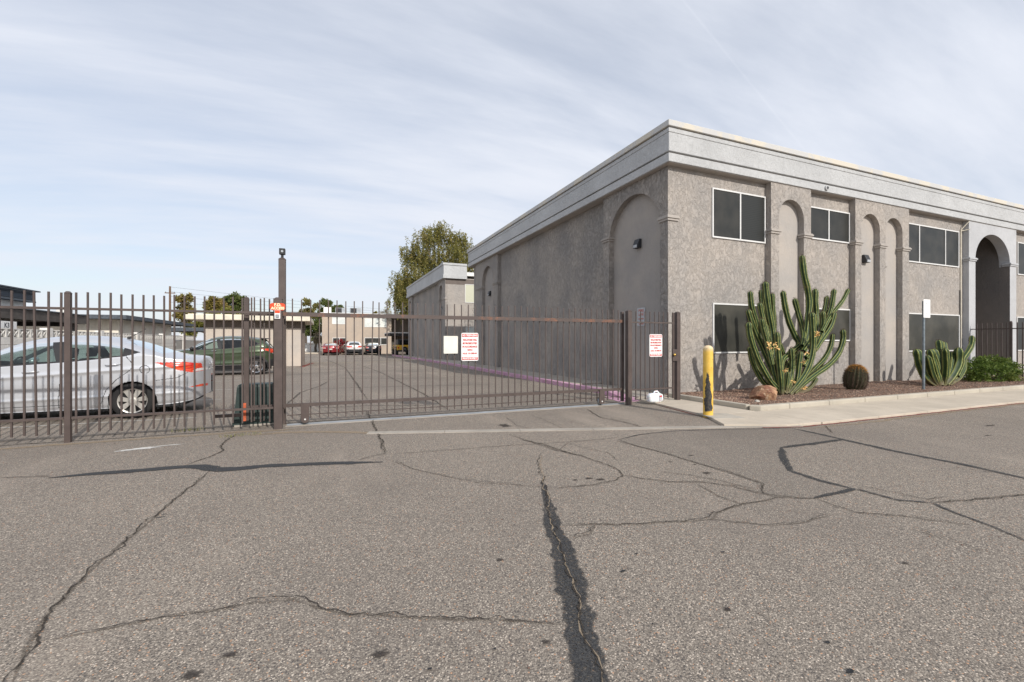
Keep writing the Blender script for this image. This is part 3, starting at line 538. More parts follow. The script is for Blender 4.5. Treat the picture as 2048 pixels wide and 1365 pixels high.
pm.build('entry_passage', 'stucco_dark_shade', mainb)
MB().box(pu0, pu1, VB, 15, -.05, .11).build('entry_floor', 'concrete_walk', mainb)
# bays
b = arch_bay(fF, 11.08, 12.70, ZB, ZT, [(11.39, 12.40, 4.785, 5.29)], DP).build('arch_bay', 'stucco_taupe', mainb)
b = arch_bay(fF, 14.71, 17.49, ZB, ZT, [(15.0, 15.93, 4.825, 5.29), (16.22, 17.13, 4.835, 5.29)], DP).build('arch_bay', 'stucco_taupe', mainb)
eb = arch_bay(fF, 21.17, 24.62, ZB, ZT+.02, [(pu0, pu1, 4.33, 5.33)], .30).build('entry_bay', 'stucco_entry', mainb); eb['label'] = 'pale grey entry bay with a tall open archway'
for a in (30.2, 36.5): arch_bay(fF, a, a+1.62, ZB, ZT, [(a+.31, a+1.32, 4.785, 5.29)], DP).build('arch_bay', 'stucco_taupe', mainb)
for (l, r) in ((11.39, 12.40), (15.0, 15.93), (16.22, 17.13)): MB().box(l+.002, r-.002, VF-.006, VF+.02, ZB, 5.29).build('niche_back', 'stucco_taupe_smooth', mainb)
for (a, c2) in ((11.08, 11.39), (12.40, 12.70), (14.71, 15.0), (15.93, 16.22), (17.13, 17.49)): capital(fF, a, c2, 4.34, DP, mainb, 'stucco_taupe_smooth')
for (a, c2) in ((21.17, 21.61), (24.13, 24.62)): capital(fF, a, c2, 4.30, .22, mainb, 'stucco_entry')
sbay = [(8.63, 11.36, [(8.88, 11.07, 4.255, 5.35)], 4.38), (20.42, 23.9, [(21.06, 22.79, 4.42, 5.29)], 4.30)]
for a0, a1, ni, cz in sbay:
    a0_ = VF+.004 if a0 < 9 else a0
    arch_bay(fS, a0_, a1, ZB, ZT, ni, DP).build('arch_bay', 'stucco_taupe_shaded', mainb)
    MB().box(UR-.006, UR+.02, ni[0][0]+.002, ni[0][1]-.002, ZB, ni[0][3]).build('niche_back', 'stucco_taupe_smooth_shaded', mainb)
capital(fS, 11.07, 11.36, 4.38, DP, mainb, 'stucco_taupe_smooth_shaded'); capital(fS, 20.42, 21.06, 4.25, DP, mainb, 'stucco_taupe_smooth_shaded'); capital(fS, 22.79, 23.9, 4.25, DP, mainb, 'stucco_taupe_smooth_shaded')
m = MB()
for za, zb_, p in ((4.33, 4.385, .03), (4.385, 4.435, .055), (4.435, 4.46, .04)):
    m.box(UW-p, UW+.165, VF+.01, 8.88+p, za, zb_); m.box(UW-p, 7.98+p, VF-p, VF+.0095, za, zb_)
m.build('capital', 'stucco_taupe_smooth', mainb)
def corn_main(p, z0, z1):
    m = MB(); uu, v0 = UW-p-.10, VB-p+.02
    poly = [(uu, v0), (UEND, v0), (UEND, VF+.6), (UW+.6, VF+.6), (UW+.6, VEND+.1+p), (uu, VEND+.1+p)]
    return m.prism(poly, xyz, z0, z1)
cornice(mainb, corn_main)
MB().box(UW-.012, UW+.168, VF+.004, VEND, 5.664, 6.0).build('soffit_board', 'stucco_taupe_shaded', mainb) if False else None
# windows: upper and lower rows
window(mainb, 9.12, 11.05, 4.03, 5.31, VF, (10.11,), ['screen_mesh', 'screen_blind']); window(mainb, 12.86, 14.69, 4.335, 5.27, VF, (13.71,), ['screen_mesh', 'screen_mesh'])
window(mainb, 17.60, 20.86, 4.00, 5.29, VF, (18.39, 19.98)); window(mainb, 25.15, 28.3, 4.0, 5.29, VF, (26.1, 27.4))
window(mainb, 9.14, 11.05, 1.05, 2.35, VF, (), ['screen_light']); window(mainb, 12.86, 14.72, 1.37, 2.34, VF, (), ['screen_light']); window(mainb, 17.60, 20.89, 1.02, 2.31, VF, (), ['screen_light']); window(mainb, 25.1, 28.3, .99, 2.34, VF)
wall_lamp(mainb, lambda a, d, z: (UR+d, a, z), 9.90, 3.90); wall_lamp(mainb, lambda a, d, z: (a, VF+d, z), 15.42, 3.80); wall_lamp(mainb, lambda a, d, z: (UR+d, a, z), 21.9, 3.75)
# conduit, drain and small fittings of the facade
MB().tube([(20.98, VF-.03, .1), (20.98, VF-.03, 5.35), (21.02, VF-.06, 5.42), (21.14, VB-.02, 5.655)], .016, 6).build('conduit', 'fascia_cream', mainb); MB().tube([(20.98, VF-.03, 5.35), (21.10, VF-.06, 5.34), (21.20, VB-.02, 5.38)], .014, 6).build('conduit', 'fascia_cream', mainb); MB().tube([(20.93, VF-.02, .1), (20.93, VF-.02, 3.2)], .012, 6).build('conduit', 'dark_metal', mainb)
dr = MB().lathe([(.07, 0), (.07, -.04), (.045, -.05)], 16, (13.3, VB-.034, 5.785), 'y').build('drain_spout', 'stucco_pale', mainb); MB().lathe([(.042, -.052), (.03, -.056)], 14, (13.3, VB-.034, 5.785), 'y').build('drain_hole', 'black_plastic', dr)
MB().lathe([(.09, 0), (.085, -.02), (.07, -.028)], 16, (16.55, VF-.006, 3.83), 'y').build('vent_cap', 'stucco_taupe_smooth', mainb)
MB().box(UW-.004, UEND, VF-.035, VF-.001, ZB, .13).build('wall_plinth', 'concrete_grey', mainb) if False else None

# ---- the second, similar block behind
V2 = 31.1; b2 = empty('apartment_building', (UW, V2, gz(V2)), 'second taupe stucco block behind the gate, half hidden by the nearest building', 'building'); V2E = 46.4
MB().box(UR, UR+.2, V2+.004, V2E, -.3, 6.3).build('side_wall', 'stucco_taupe_shaded', b2); MB().box(UW+.02, 30, V2-.2, V2, -.3, 5.9).build('facade_wall', 'stucco_taupe', b2); MB().box(UR+.2, 30, V2E-.2, V2E, -.3, 6.2).build('rear_wall', 'stucco_taupe_shaded', b2)
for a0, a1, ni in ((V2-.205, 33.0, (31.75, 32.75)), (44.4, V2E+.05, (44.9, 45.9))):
    arch_bay(fS, a0, a1, -.3, 5.9, [(*ni, 5.0, 5.5)], DP).build('arch_bay', 'stucco_taupe_shaded', b2); MB().box(UR-.006, UR+.01, ni[0], ni[1], -.3, 5.5).build('niche_back', 'stucco_taupe_smooth_shaded', b2); capital(fS, a0, ni[0], 4.4, DP, b2, 'stucco_taupe_smooth'); capital(fS, ni[1], a1, 4.4, DP, b2, 'stucco_taupe_smooth_shaded')
for nm, p, z0, z1, mt in (('cornice_lower_band', .19, 5.84, 6.08, 'stucco_pale'), ('cornice_band', .15, 6.08, 6.78, 'stucco_pale'), ('roof_cap', .2, 6.78, 6.92, 'stucco_pale')):
    MB().prism([(UW-p, V2-.2-p), (9.25, V2-.2-p), (9.25, V2+.4), (UW+.5, V2+.4), (UW+.5, V2E+p), (UW-p, V2E+p)], xyz, z0, z1).build(nm, mt, b2)
MB().box(9.25, 30, V2-.36, V2+.4, 6.08, 6.34).build('roof_edge', 'white_paint', b2); MB().box(UW+.02, 30, V2-.21, V2-.201, 5.45, 5.84).build('trim_band', 'brown_band', b2); MB().box(UW+.5, 30, V2+.4, V2E, 6.1, 6.3).build('roof', 'roof_slate', b2)
window(b2, 9.14, 11.4, 4.17, 5.5, V2-.2, (10.3,), ['blind_pale']); window(b2, 9.21, 11.4, 1.2, 2.42, V2-.2, (10.3,), ['glass_pale'])
wall_lamp(b2, lambda a, d, z: (UR+d, a, z), 32.2, 3.75)

# ---- beige two-storey block across the far end of the lot
VC = 60.; ZC = gz(VC); fb = empty('apartment_building', (5, VC, ZC), 'beige two-storey apartment block closing the far end of the lot', 'building')
MB().box(-.62, 7.75, VC, VC+12, ZC-.1, 4.75).build('wall', 'stucco_beige', fb); MB().box(-.8, 12.5, VC-.25, VC+12.2, 4.75, 4.98).build('roof_edge', 'white_paint', fb); MB().box(2.2, 4.1, VC-.12, VC-.001, ZC, 4.74).build('pilaster', 'stucco_beige', fb); MB().box(11.2, 20, VC, VC+12, ZC-.1, 4.75).build('wall', 'stucco_beige', fb)
MB().box(7.76, 11.19, VC+3.0, VC+3.2, ZC, 4.74).build('stairwell_back', 'stucco_dark_shade', fb); MB().box(7.76, 11.19, VC+.1, VC+3, 2.2, 2.4).build('landing', 'concrete_grey', fb)
for i in range(8): MB().box(7.9, 8.9, VC+.3+i*.28, VC+.56+i*.28, .15+i*.25, .2+i*.25).build('stair_tread', 'concrete_grey', fb)
window(fb, .53, 2.05, 3.56, 4.45, VC, (1.35,), ['glass_pale'], .05); window(fb, 4.39, 7.13, 3.24, 4.4, VC, (5.2, 6.4), ['glass_pale'], .05); window(fb, .58, 2.17, .97, 1.86, VC, (1.4,), ['screen_mesh'], .06); window(fb, 4.39, 7.26, .96, 1.88, VC, (6.4,), ['screen_mesh'], .06)
for i, (u0, u1, zt, mt, lb) in enumerate([(-.45, .45, 5.75, 'white_paint', 'plain white rooftop cooler box, leftmost on the far beige roof'), (.95, 2.3, 5.72, 'grey_metal', 'rooftop cooling unit with dark grille, middle of three on the far beige roof'), (2.75, 4.1, 5.75, 'grey_metal', 'rooftop cooling unit with dark grille, rightmost of three on the far beige roof')]):
    o = empty('rooftop_unit', ((u0+u1)/2, VC+2, 4.98), lb, 'cooling unit'); MB().box(u0, u1, VC+1.3, VC+2.7, 4.98, zt).build('housing', mt, o)
    if i: MB().box(u0+.05, u0+.75, VC+1.27, VC+1.299, 5.05, zt-.06).build('grille', 'black_plastic', o)

# ---- low utility building in the lot
ub = empty('utility_building', (-3.5, 28, 0), 'low flat-roofed tan utility building with cream fascia behind the green car', 'building')
MB().box(-6.0, -1.40, 28, 33, -.1, 2.55).build('wall', 'plaster_util', ub); MB().box(-6.02, -1.38, 27.965, 27.998, 2.12, 2.55).build('trim_band', 'brown_band', ub); MB().box(-1.398, -1.365, 28.02, 33, 2.12, 2.5).build('trim_band', 'brown_band', ub)
MB().box(-6.76, -.87, 27.25, 33.6, 2.50, 2.75).build('roof_fascia', 'fascia_cream', ub, bevel=.02); MB().box(-6.6, -1.0, 27.4, 33.4, 2.755, 2.80).build('roof', 'fascia_cream', ub); MB().tube([(-2.15, 27.96, .05), (-2.15, 27.96, 2.5)], .035, 8).build('conduit', 'plaster_util', ub); MB().box(-1.36, -1.2, 28.3, 28.45, 0, 2.5).build('downspout', 'brown_band', ub)

# ---- neighbours beyond the block wall
BW = -9.0; bw = empty('block_wall', (BW, 25, -.16), 'white painted block wall with a breeze-block top course along the lot', 'wall')
MB().box(BW-.17, BW, 3, 47, -.2, .86).build('lower_wall', 'block_white', bw); MB().box(BW-.15, BW-.02, 3, 47, .86, 1.45).build('mortar_core', 'block_joint', bw)
me_b = MB().box(-.17, 0, .006, .394, .006, .194).mesh('block', 'block_white'); br_ = MB(); br_.box(-.17, 0, 0, .03, 0, .3); br_.box(-.17, 0, .27, .3, 0, .3); br_.box(-.17, 0, .03, .27, 0, .03); br_.box(-.17, 0, .03, .27, .27, .3)
for sgn in (1, -1):
    br_.prism([(.15-.012, .15-.012), (.15+.012, .15-.012), (.15+sgn*.12+.02, .27), (.15+sgn*.12-.02, .27)], lambda a, z, d: (d, a, z), -.165, -.005); br_.prism([(.15-.012, .15+.012), (.15-sgn*.12-.02, .03), (.15-sgn*.12+.02, .03), (.15+.012, .15+.012)], lambda a, z, d: (d, a, z), -.163, -.007)
br_.lathe([(.055, -.16), (.055, -.01)], 10, (0, 0, 0), 'y') if False else None
me_br = br_.mesh('breeze_block', 'block_white')
for i in range(64):
    for j in range(3): inst('block', me_b, (0, 9.0+.4*i+(.2 if j % 2 else 0)-25, 1.02+.2*j), bw)
for i in range(100):
    v = 9.0+.302*i
    if i % 13 == 12: MB().box(BW-.2, BW+.03, v+.004, v+.298, 0, 1.83).build('pier', 'block_white', bw)
    else: inst('breeze_block', me_br, (0, v-25, 1.622), bw)
hs = empty('house', (-14, 38, 0), 'low white house with dark low-pitched roof beyond the block wall', 'house')
MB().box(-22, -11.2, 32.6, 42, -.2, 2.64).build('wall', 'stucco_cream', hs)
MB().box(-23, -10.5, 31.6, 46, 2.64, 2.86).build('roof', 'roof_slate', hs); MB().box(-15.4, -15.0, 36, 37, 2.86, 3.5).build('chimney', 'white_paint', hs)
cp = empty('carport', (-12, 18, 0), 'dark flat carport standing behind the block wall at far left', 'carport'); MB().box(-15.5, -9.95, 9, 25.7, 2.14, 2.50).build('roof', 'carport_fascia', cp); MB().box(-15.6, -9.9, 8.9, 25.8, 2.50, 2.54).build('roof_sheet', 'roof_slate', cp)
for k, v in enumerate((10.5, 15.0, 19.6, 25.2)): MB().box(-10.5, -10.25, v, v+.25, -.1, 2.14).build('post', 'carport_dark', cp)
for v in (12, 16, 20, 24): MB().box(-15.4, -10.0, v, v+.12, 1.98, 2.139).build('beam', 'carport_dark', cp)
cp2 = empty('carport', (-11, 50, 0), 'small dark flat carport at the end of the block wall', 'carport'); MB().box(-15, -9.3, 47.5, 53, 2.3, 2.62).build('roof', 'roof_slate', cp2); MB().box(-10.1, -9.9, 48, 48.2, -.2, 2.3).build('post', 'carport_dark', cp2); MB().box(-14.6, -14.4, 48, 48.2, -.2, 2.3).build('post', 'carport_dark', cp2)
th = empty('house', (-19, 27, 0), 'taller white house with slate shingle mansard roof at far left', 'house'); MB().box(-24, -16.4, 12, 35, -.2, 3.7).build('wall', 'white_paint', th); MB().prism([(-16.35, 3.66), (-16.0, 3.66), (-16.15, 4.30), (-16.6, 4.30)], lambda a, z, d: (a, d, z), 11.5, 35.3).build('mansard_roof', 'roof_shingle', th); MB().box(-24, -16.6, 11.6, 35.2, 4.1, 4.3).build('roof', 'roof_shingle', th); MB().box(-16.1, -15.85, 11.4, 35.4, 4.29, 4.36).build('roof_edge', 'roof_slate', th)
for v in (15, 19, 23, 27, 31): MB().box(-16.39, -16.33, v, v+1.6, 2.9, 3.25).build('window', 'fascia_cream', th)
ks = empty('wall_sign', (-9.7, 12.0, 1.9), 'small white board lettered K3 showing above the block wall', 'sign'); 
p = onV(10, 657, 14.9)
ks.location = (-9.6, 19.5, 0); MB().box(-9.62, -9.60, 18.9, 20.1, 0, 2.02).build('board', 'sign_white', ks); lettering('K3', .22, 'letter_dark', ks, (.002, .1, 1.88), (R(90), 0, R(90)), bold=.004)

# ---- utility pole and wires far left, white fence beyond the lot
po = empty('utility_pole', (-17, 70, 0), 'bare brown utility pole standing behind the low white house', 'pole'); a, b_ = ray(340); D_ = 62.; po.location = (a*D_, b_*D_, 0); pxy = Vector((a*D_, b_*D_, 0)); ztop = EYE+(PCY-573)/FPX*D_
MB().tube([pxy+Vector((0, 0, -.2)), pxy+Vector((0, 0, ztop))], [.17, .12], 10).build('pole', 'wood_pole', po); MB().box(pxy.x-.6, pxy.x+.6, pxy.y-.06, pxy.y+.06, ztop-1.0, ztop-.88).build('crossarm', 'wood_pole', po)
for dx in (-.5, .5): MB().lathe([(.05, 0), (.06, .08), (.03, .14)], 8, (pxy.x+dx, pxy.y, ztop-.88)).build('insulator', 'grey_metal', po)
for i, dz in enumerate((-.1, -.75, -1.4, -2.2)):
    p0 = pxy+Vector((0, 0, ztop+dz)); p1 = Vector((60, 120, ztop+dz+1.0+i*.5)); pts = [p0.lerp(p1, k/14)-Vector((0, 0, 1.6*math.sin(math.pi*k/14))) for k in range(15)]
    tag(MB().tube(pts, .016, 4).build('overhead_wire', 'wire_black'), ['topmost', 'second highest', 'third highest', 'lowest'][i]+' thin overhead wire strung from the brown utility pole', 'wire', 'overhead wires')
fw = empty('garden_wall', (-4, 75, 0), 'low white wall glimpsed beyond the trees left of the far beige block', 'wall'); MB().box(-14, -1.2, 78, 78.2, -.3, 1.0).build('panel', 'white_paint', fw); MB().box(-14, -1.2, 77.95, 78.25, 1.0, 1.08).build('coping', 'white_paint', fw)
kf = MB().box(-12, -.7, 62, 66, -.25, -.06); structure(kf, 'far_verge', 'concrete_walk')

# ================================================================== FENCE, GATES AND THEIR FITTINGS
def bar_mesh(name, mat, s, h, bev=0):
    m = MB(); m.box(-s/2, s/2, -s/2, s/2, 0, h); return m.mesh(name, mat)
def post(root, u, v, s, z0, z1, mat='brown_steel', name='post', cap=True):
    m = MB(); h = s/2; m.box(u-h, u+h, v-h, v+h, z0, z1)
    if cap: m.add([(u-h-.004, v-h-.004, z1), (u+h+.004, v-h-.004, z1), (u+h+.004, v+h+.004, z1), (u-h-.004, v+h+.004, z1), (u-h*.55, v-h*.55, z1+.028), (u+h*.55, v-h*.55, z1+.028), (u+h*.55, v+h*.55, z1+.028), (u-h*.55, v+h*.55, z1+.028)], [(0, 1, 5, 4), (1, 2, 6, 5), (2, 3, 7, 6), (3, 0, 4, 7), (4, 5, 6, 7)])
    return m.build(name, mat, root, bevel=.006)
FV = 7.80; GV = 8.0
fl = empty('metal_fence', (-3.2, FV, 0), 'fixed brown metal picket fence left of the sliding gate', 'fence')
pm_ = bar_mesh('picket', 'brown_steel', .020, 1.90)
spots = [-3.29-.1215*i for i in range(0, 34)]+[-3.13+.1212*i for i in range(0, 20)]
for i, u in enumerate(spots):
    if u > -.78: continue
    o = inst('picket', pm_, (u+3.2+random.uniform(-.002, .002), 0, .12+random.uniform(-.012, .008)), fl, (random.uniform(-.003, .003), random.uniform(-.002, .002), 0))
    if i == 2: o.rotation_euler.y = -.012
for a, b_ in ((-7.45, -3.255), (-3.175, -.76)):
    for z in (.31, 1.78): MB().box(a, b_, FV-.017+.0, FV+.017, z, z+.032).build('rail', 'brown_steel', fl)
for u in (-7.48, -3.215): post(fl, u, FV, .064, -.05, 2.0)
post(fl, -.705, FV-.02, .115, -.05, 2.01, name='gate_post')
tp = empty('tall_post', (-.685, 8.2, 0), 'tall brown steel post with a small black device on top, behind the gate post', 'post'); post(tp, -.685, 8.2, .105, -.05, 2.70, name='shaft')
MB().box(-.73, -.64, 8.16, 8.24, 2.78, 2.88).build('siren_head', 'black_plastic', tp, bevel=.008); MB().lathe([(.02, 0), (.02, .06)], 10, (-.685, 8.2, 2.725)).build('stem', 'black_plastic', tp); MB().lathe([(.022, 0), (.018, -.006)], 10, (-.685, 8.159, 2.83), 'y').build('eye', 'grey_metal', tp)

sg = empty('sliding_gate', (2.4, GV, 0), 'long brown metal sliding gate with rusty top rail across the driveway', 'gate')
gm = bar_mesh('picket', 'brown_steel', .0175, 1.94)
for i in range(53):
    u = -1.06+.1345*i
    if u > 5.84: break
    rz = (random.uniform(-.003, .003), random.uniform(-.002, .002), 0); 
    if i == 13: rz = (0, .02, 0)
    inst('picket', gm, (u-2.4, 0, .10+random.uniform(-.01, .01)), sg, rz)
MB().box(-1.17, 5.92, GV-.052, GV-.0135, 1.76, 1.825).build('top_rail', 'rusty_steel', sg); MB().box(-1.17, 5.92, GV-.045, GV-.0135, .30, .355).build('bottom_rail', 'brown_steel', sg); MB().box(-.6, 5.85, GV+.013, GV+.022, .155, .17).build('tie_bar', 'brown_steel', sg)
post(sg, -1.165, GV-.005, .072, .12, 2.02, name='end_post'); post(sg, 5.905, GV, .06, .06, 2.0, name='end_post', cap=False); MB().box(-1.204, -1.165, GV-.047, GV-.0425, .12, .40).build('primer_patch', 'primer_orange', sg); MB().box(-1.6, -1.223, GV-.03, GV+.01, .19, .24).build('stub_rail', 'brown_steel', sg)
for u in (-.335, 5.34):
    pl = MB(); w_ = .062; pts = [(-w_, .34), (-w_, .10)]+[(w_*math.cos(a), .10+w_*math.sin(a)) for a in [math.pi+math.pi*k/10 for k in range(1, 10)]]+[(w_, .10), (w_, .34)]
    pl.prism(pts, lambda a, z, d: (u+a, d, z), GV-.075, GV-.05); plate = pl.build('roller_plate', 'brown_steel', sg); MB().lathe([(.03, -.025), (.074, -.02), (.066, 0), (.074, .02), (.03, .025)], 20, (u, GV-.01, .095), 'y').build('wheel', 'grey_metal', plate, smooth=True); MB().lathe([(.016, 0), (.012, -.012)], 8, (u, GV-.076, .095), 'y').build('axle_bolt', 'white_paint', plate)

pg = empty('pedestrian_gate', (6.6, 7.86, 0), 'narrow brown metal pedestrian gate beside the building corner', 'gate')
PV = 7.86; ppm = bar_mesh('picket', 'brown_steel', .0175, 1.92)
for i, u in enumerate([6.03+.1262*k for k in range(10)]): inst('picket', ppm, (u-6.6, 0, .09), pg, (0, random.uniform(-.004, .004), 0))
for z in (.30, 1.755): MB().box(6.0, 7.19, PV-.016, PV+.016, z, z+.03).build('rail', 'brown_steel', pg)
post(pg, 5.955, PV-.02, .105, -.02, 2.0); post(pg, 7.305, PV, .10, -.02, 2.0); MB().box(7.17, 7.205, PV-.018, PV+.018, .08, 2.0).build('latch_stile', 'brown_steel', pg); MB().box(7.12, 7.255, PV-.06, PV-.02, .92, 1.18).build('lock_box', 'brown_steel', pg, bevel=.004); MB().lathe([(.018, 0), (.03, -.02), (.03, -.045), (.012, -.055)], 14, (7.15, PV-.06, 1.06), 'y').build('knob', 'brass', pg, smooth=True)
for z in (.38, 1.66): MB().lathe([(.016, 0), (.016, .09)], 8, (6.015, PV-.03, z)).build('hinge', 'dark_metal', pg)
MB().tube([(6.02, PV+.03, 1.02), (6.05, PV+.10, .88), (6.04, PV+.13, .80)], .012, 6).build('chain', 'dark_metal', pg)
MB().box(7.02, 7.20, 8.56, 8.59, 0, 2.0).build('stop_bar', 'white_paint', pg) if False else None

def sign_board(root, u0, u1, z0, z1, v, mat='sign_white', name='panel', r=.03):
    P = []
    for cx_, cz_, a0 in ((u1-r, z1-r, 0), (u0+r, z1-r, 90), (u0+r, z0+r, 180), (u1-r, z0+r, 270)): P += [(cx_+r*math.cos(R(a0+k*22.5)), cz_+r*math.sin(R(a0+k*22.5))) for k in range(5)]
    return MB().prism(P, lambda a, z, d: (a, d, z), v, v+.004).build(name, mat, root)
def no_trespass(u0, u1, z0, z1, v, lb):
    s = empty('warning_sign', ((u0+u1)/2, v, z0), lb, 'sign'); sign_board(s, u0, u1, z0, z1, v, 'sign_white'); w_ = u1-u0; h = z1-z0; cu = (u0+u1)/2-s.location.x
    MB().box(u0+.012, u1-.012, v-.002, v-.0005, z1-.10*h-.045*h, z1-.035*h).build('red_band', 'sign_red', s); MB().box(u0+.012, u1-.012, v-.002, v-.0005, z0+.035*h, z0+.135*h).build('red_band', 'sign_red', s)
    rt = (R(90), 0, 0)
    for tx, zz, sz, mt, wd in (('NO TRESPASSING', .908, .075, 'sign_white', .86), ('VIOLATORS WILL', .745, .07, 'sign_red', .84), ('BE PROSECUTED', .625, .07, 'sign_red', .84), ('IN ACCORDANCE', .505, .07, 'sign_red', .86), ('WITH', .385, .07, 'sign_red', .30), ('A.R.S. 13-1503-01', .265, .062, 'sign_red', .84), ('PRIVATE PROPERTY', .085, .07, 'sign_white', .86)):
        lettering(tx, sz*h*1.25, mt, s, (cu, -.0035, zz*h), rt, wd*w_, bold=.0018 if mt == 'sign_red' else .002)
    return s
no_trespass(2.28, 2.61, .995, 1.515, GV-.064, 'red and white no-trespassing sign on the sliding gate'); no_trespass(6.50, 6.85, 1.02, 1.515, PV-.03, 'red and white no-trespassing sign on the narrow pedestrian gate')
bp = empty('blank_sign', (2.08, GV-.06, 1.13), 'blank cream metal plate on the sliding gate left of the red sign', 'sign'); sign_board(bp, 1.95, 2.215, 1.135, 1.455, GV-.062, 'sign_cream', r=.008)
for uu, zz in ((1.965, 1.44), (2.2, 1.44), (1.965, 1.15), (2.2, 1.15)): MB().lathe([(.005, 0), (.004, -.003)], 6, (uu, GV-.0622, zz), 'y').build('screw', 'grey_metal', bp)
fd = empty('access_sign', (-.70, FV-.085, 1.8), 'orange-red F.D. ACCESS sign on the gate post', 'sign'); y_ = FV-.083
c8 = .025; MB().prism([(-.815+c8, 1.835), (-.605-c8, 1.835), (-.605, 1.86), (-.605, 1.925), (-.605-c8, 1.945), (-.815+c8, 1.945), (-.815, 1.925), (-.815, 1.86)], lambda a, z, d: (a, d, z), y_, y_+.003).build('panel', 'sign_orange_red', fd)
lettering('F.D.', .058, 'letter_cream', fd, (-.008, -.0005, .118), (R(90), 0, 0), bold=.003); lettering('ACCESS', .055, 'letter_cream', fd, (-.008, -.0005, .066), (R(90), 0, 0), .185, bold=.003)
kx = empty('key_box', (-.71, FV-.08, 1.70), 'small red and white fire-department key box under the F.D. ACCESS sign', 'key box'); MB().box(-.75, -.672, FV-.098, FV-.081, 1.705, 1.835).build('plate', 'sign_white', kx); MB().box(-.746, -.676, FV-.1, FV-.0985, 1.79, 1.832).build('red_label', 'sign_orange_red', kx); MB().box(-.735, -.688, FV-.112, FV-.0985, 1.722, 1.772).build('lock_cover', 'grey_metal', kx, bevel=.004)
fsn = empty('fire_lane_sign', (7.85, 9.8, 1.78), 'faded white fire lane sign on the shaded side wall behind the pedestrian gate', 'sign'); MB().box(7.845, 7.850, 9.63, 9.95, 1.78, 2.27).build('panel', 'sign_faded', fsn)
for tx, zz, sz in (('FIRE', .41, .10), ('LANE', .31, .10), ('NO PARKING', .19, .05), ('TOW AWAY', .05, .04)): lettering(tx, sz, 'sign_faded_red', fsn, (-.0065, -.01, zz), (R(90), 0, R(-90)), .22, bold=.003)

op = empty('gate_operator', (-1.05, 8.4, 0), 'dark green ribbed gate operator box behind the gate post', 'gate operator')
m = MB(); n = 9; x0, x1, y0, y1 = -1.37, -.80, 8.20, 8.62; z1 = .665; ins = .035
def rings(z, k):
    o = []; a0, a1, b0, b1 = x0+k, x1-k, y0+k, y1-k
    for i in range(4*n):
        t_ = i/(4*n)*4; s = int(t_); f = t_-s; q = [(a0, b0), (a1, b0), (a1, b1), (a0, b1)]; p0, p1 = q[s], q[(s+1) % 4]; d = .008 if (i % 3 == 0 and 0 < f) else 0; nx_, ny_ = [(0, -1), (1, 0), (0, 1), (-1, 0)][s]; o.append((p0[0]+(p1[0]-p0[0])*f-nx_*d, p0[1]+(p1[1]-p0[1])*f-ny_*d, z))
    return o
ls = [(.02, -.02), (.10, -.018), (.104, .0), (z1-.05, ins), (z1-.012, ins+.012), (z1, ins+.035)]
for z, k in ls: m.v += rings(z, k); m.e += [1.]*(4*n)
m.f = [(i*4*n+j, i*4*n+(j+1) % (4*n), (i+1)*4*n+(j+1) % (4*n), (i+1)*4*n+j) for i in range(len(ls)-1) for j in range(4*n)]+[tuple((len(ls)-1)*4*n+j for j in range(4*n))]; m.mi = [0]*len(m.f)
m.build('cover', 'operator_green', op); MB().box(-1.36, -.76, 8.17, 8.66, -.03, .03).build('base_pad', 'concrete_gutter', op); MB().box(-.79, -.745, 8.35, 8.5, .28, .5).build('control_panel', 'sign_white', op)

bo = empty('bollard', (6.29, 6.01, 0), 'yellow steel bollard with scraped black paint at the sidewalk corner', 'bollard')
m = MB().lathe([(.084, -.05), (.084, 1.22), (.080, 1.245), (.062, 1.268), (.035, 1.282), (.0, 1.287)], 28, (6.29, 6.01, 0)); m.build('post', 'bollard_yellow', bo, smooth=False)
MB().prism([(6.10, 5.70), (6.62, 5.50), (6.72, 5.98), (6.26, 6.25)], xyz, .03, .046).build('footing', 'concrete_grey', bo)

jg = empty('plastic_jug', (6.55, 7.72, .03), 'white plastic jug lying on its side under the pedestrian gate', 'jug')
m = MB(); P = []
prof = [(-.20, .02), (-.195, .075), (-.15, .10), (-.02, .105), (.10, .10), (.16, .075), (.19, .035), (.20, .0)]
m.v = []; nn = 18
for (a, r) in prof:
    for j in range(nn):
        t_ = 2*math.pi*j/nn; c_, s_ = math.cos(t_), math.sin(t_); sq = 1/max(abs(c_), abs(s_))**.6; m.v.append((6.55+a, 7.70+r*c_*sq*.75, .035+.105+r*s_*sq))
m.e = [1.]*len(m.v); m.f = [(i*nn+j, i*nn+(j+1) % nn, (i+1)*nn+(j+1) % nn, (i+1)*nn+j) for i in range(len(prof)-1) for j in range(nn)]+[tuple(range(nn))[::-1]]; m.mi = [0]*len(m.f)
m.build('body', 'jug_plastic', jg, smooth=True); MB().tube([(6.50, 7.70, .235), (6.53, 7.70, .275), (6.60, 7.70, .28), (6.65, 7.70, .23)], .017, 8).build('handle', 'jug_plastic', jg, smooth=True); MB().box(6.585, 6.655, 7.612, 7.619, .09, .20).build('label_print', 'sign_faded', jg); MB().box(6.59, 6.65, 7.606, 7.611, .165, .195).build('red_print', 'sign_red', jg)

sp_ = empty('post_sign', (14.43, 6.64, .08), 'blank white sign plate on a slim grey post in the planting bed', 'sign'); MB().tube([(14.43, 6.64, .0), (14.43, 6.64, 2.42)], .03, 10).build('pole', 'galv_post', sp_); sign_board(sp_, 14.345, 14.655, 1.98, 2.46, 6.6, 'sign_white', r=.02)
for z in (2.08, 2.36): MB().lathe([(.012, 0), (.009, -.006)], 8, (14.47, 6.599, z), 'y').build('bolt', 'grey_metal', sp_)

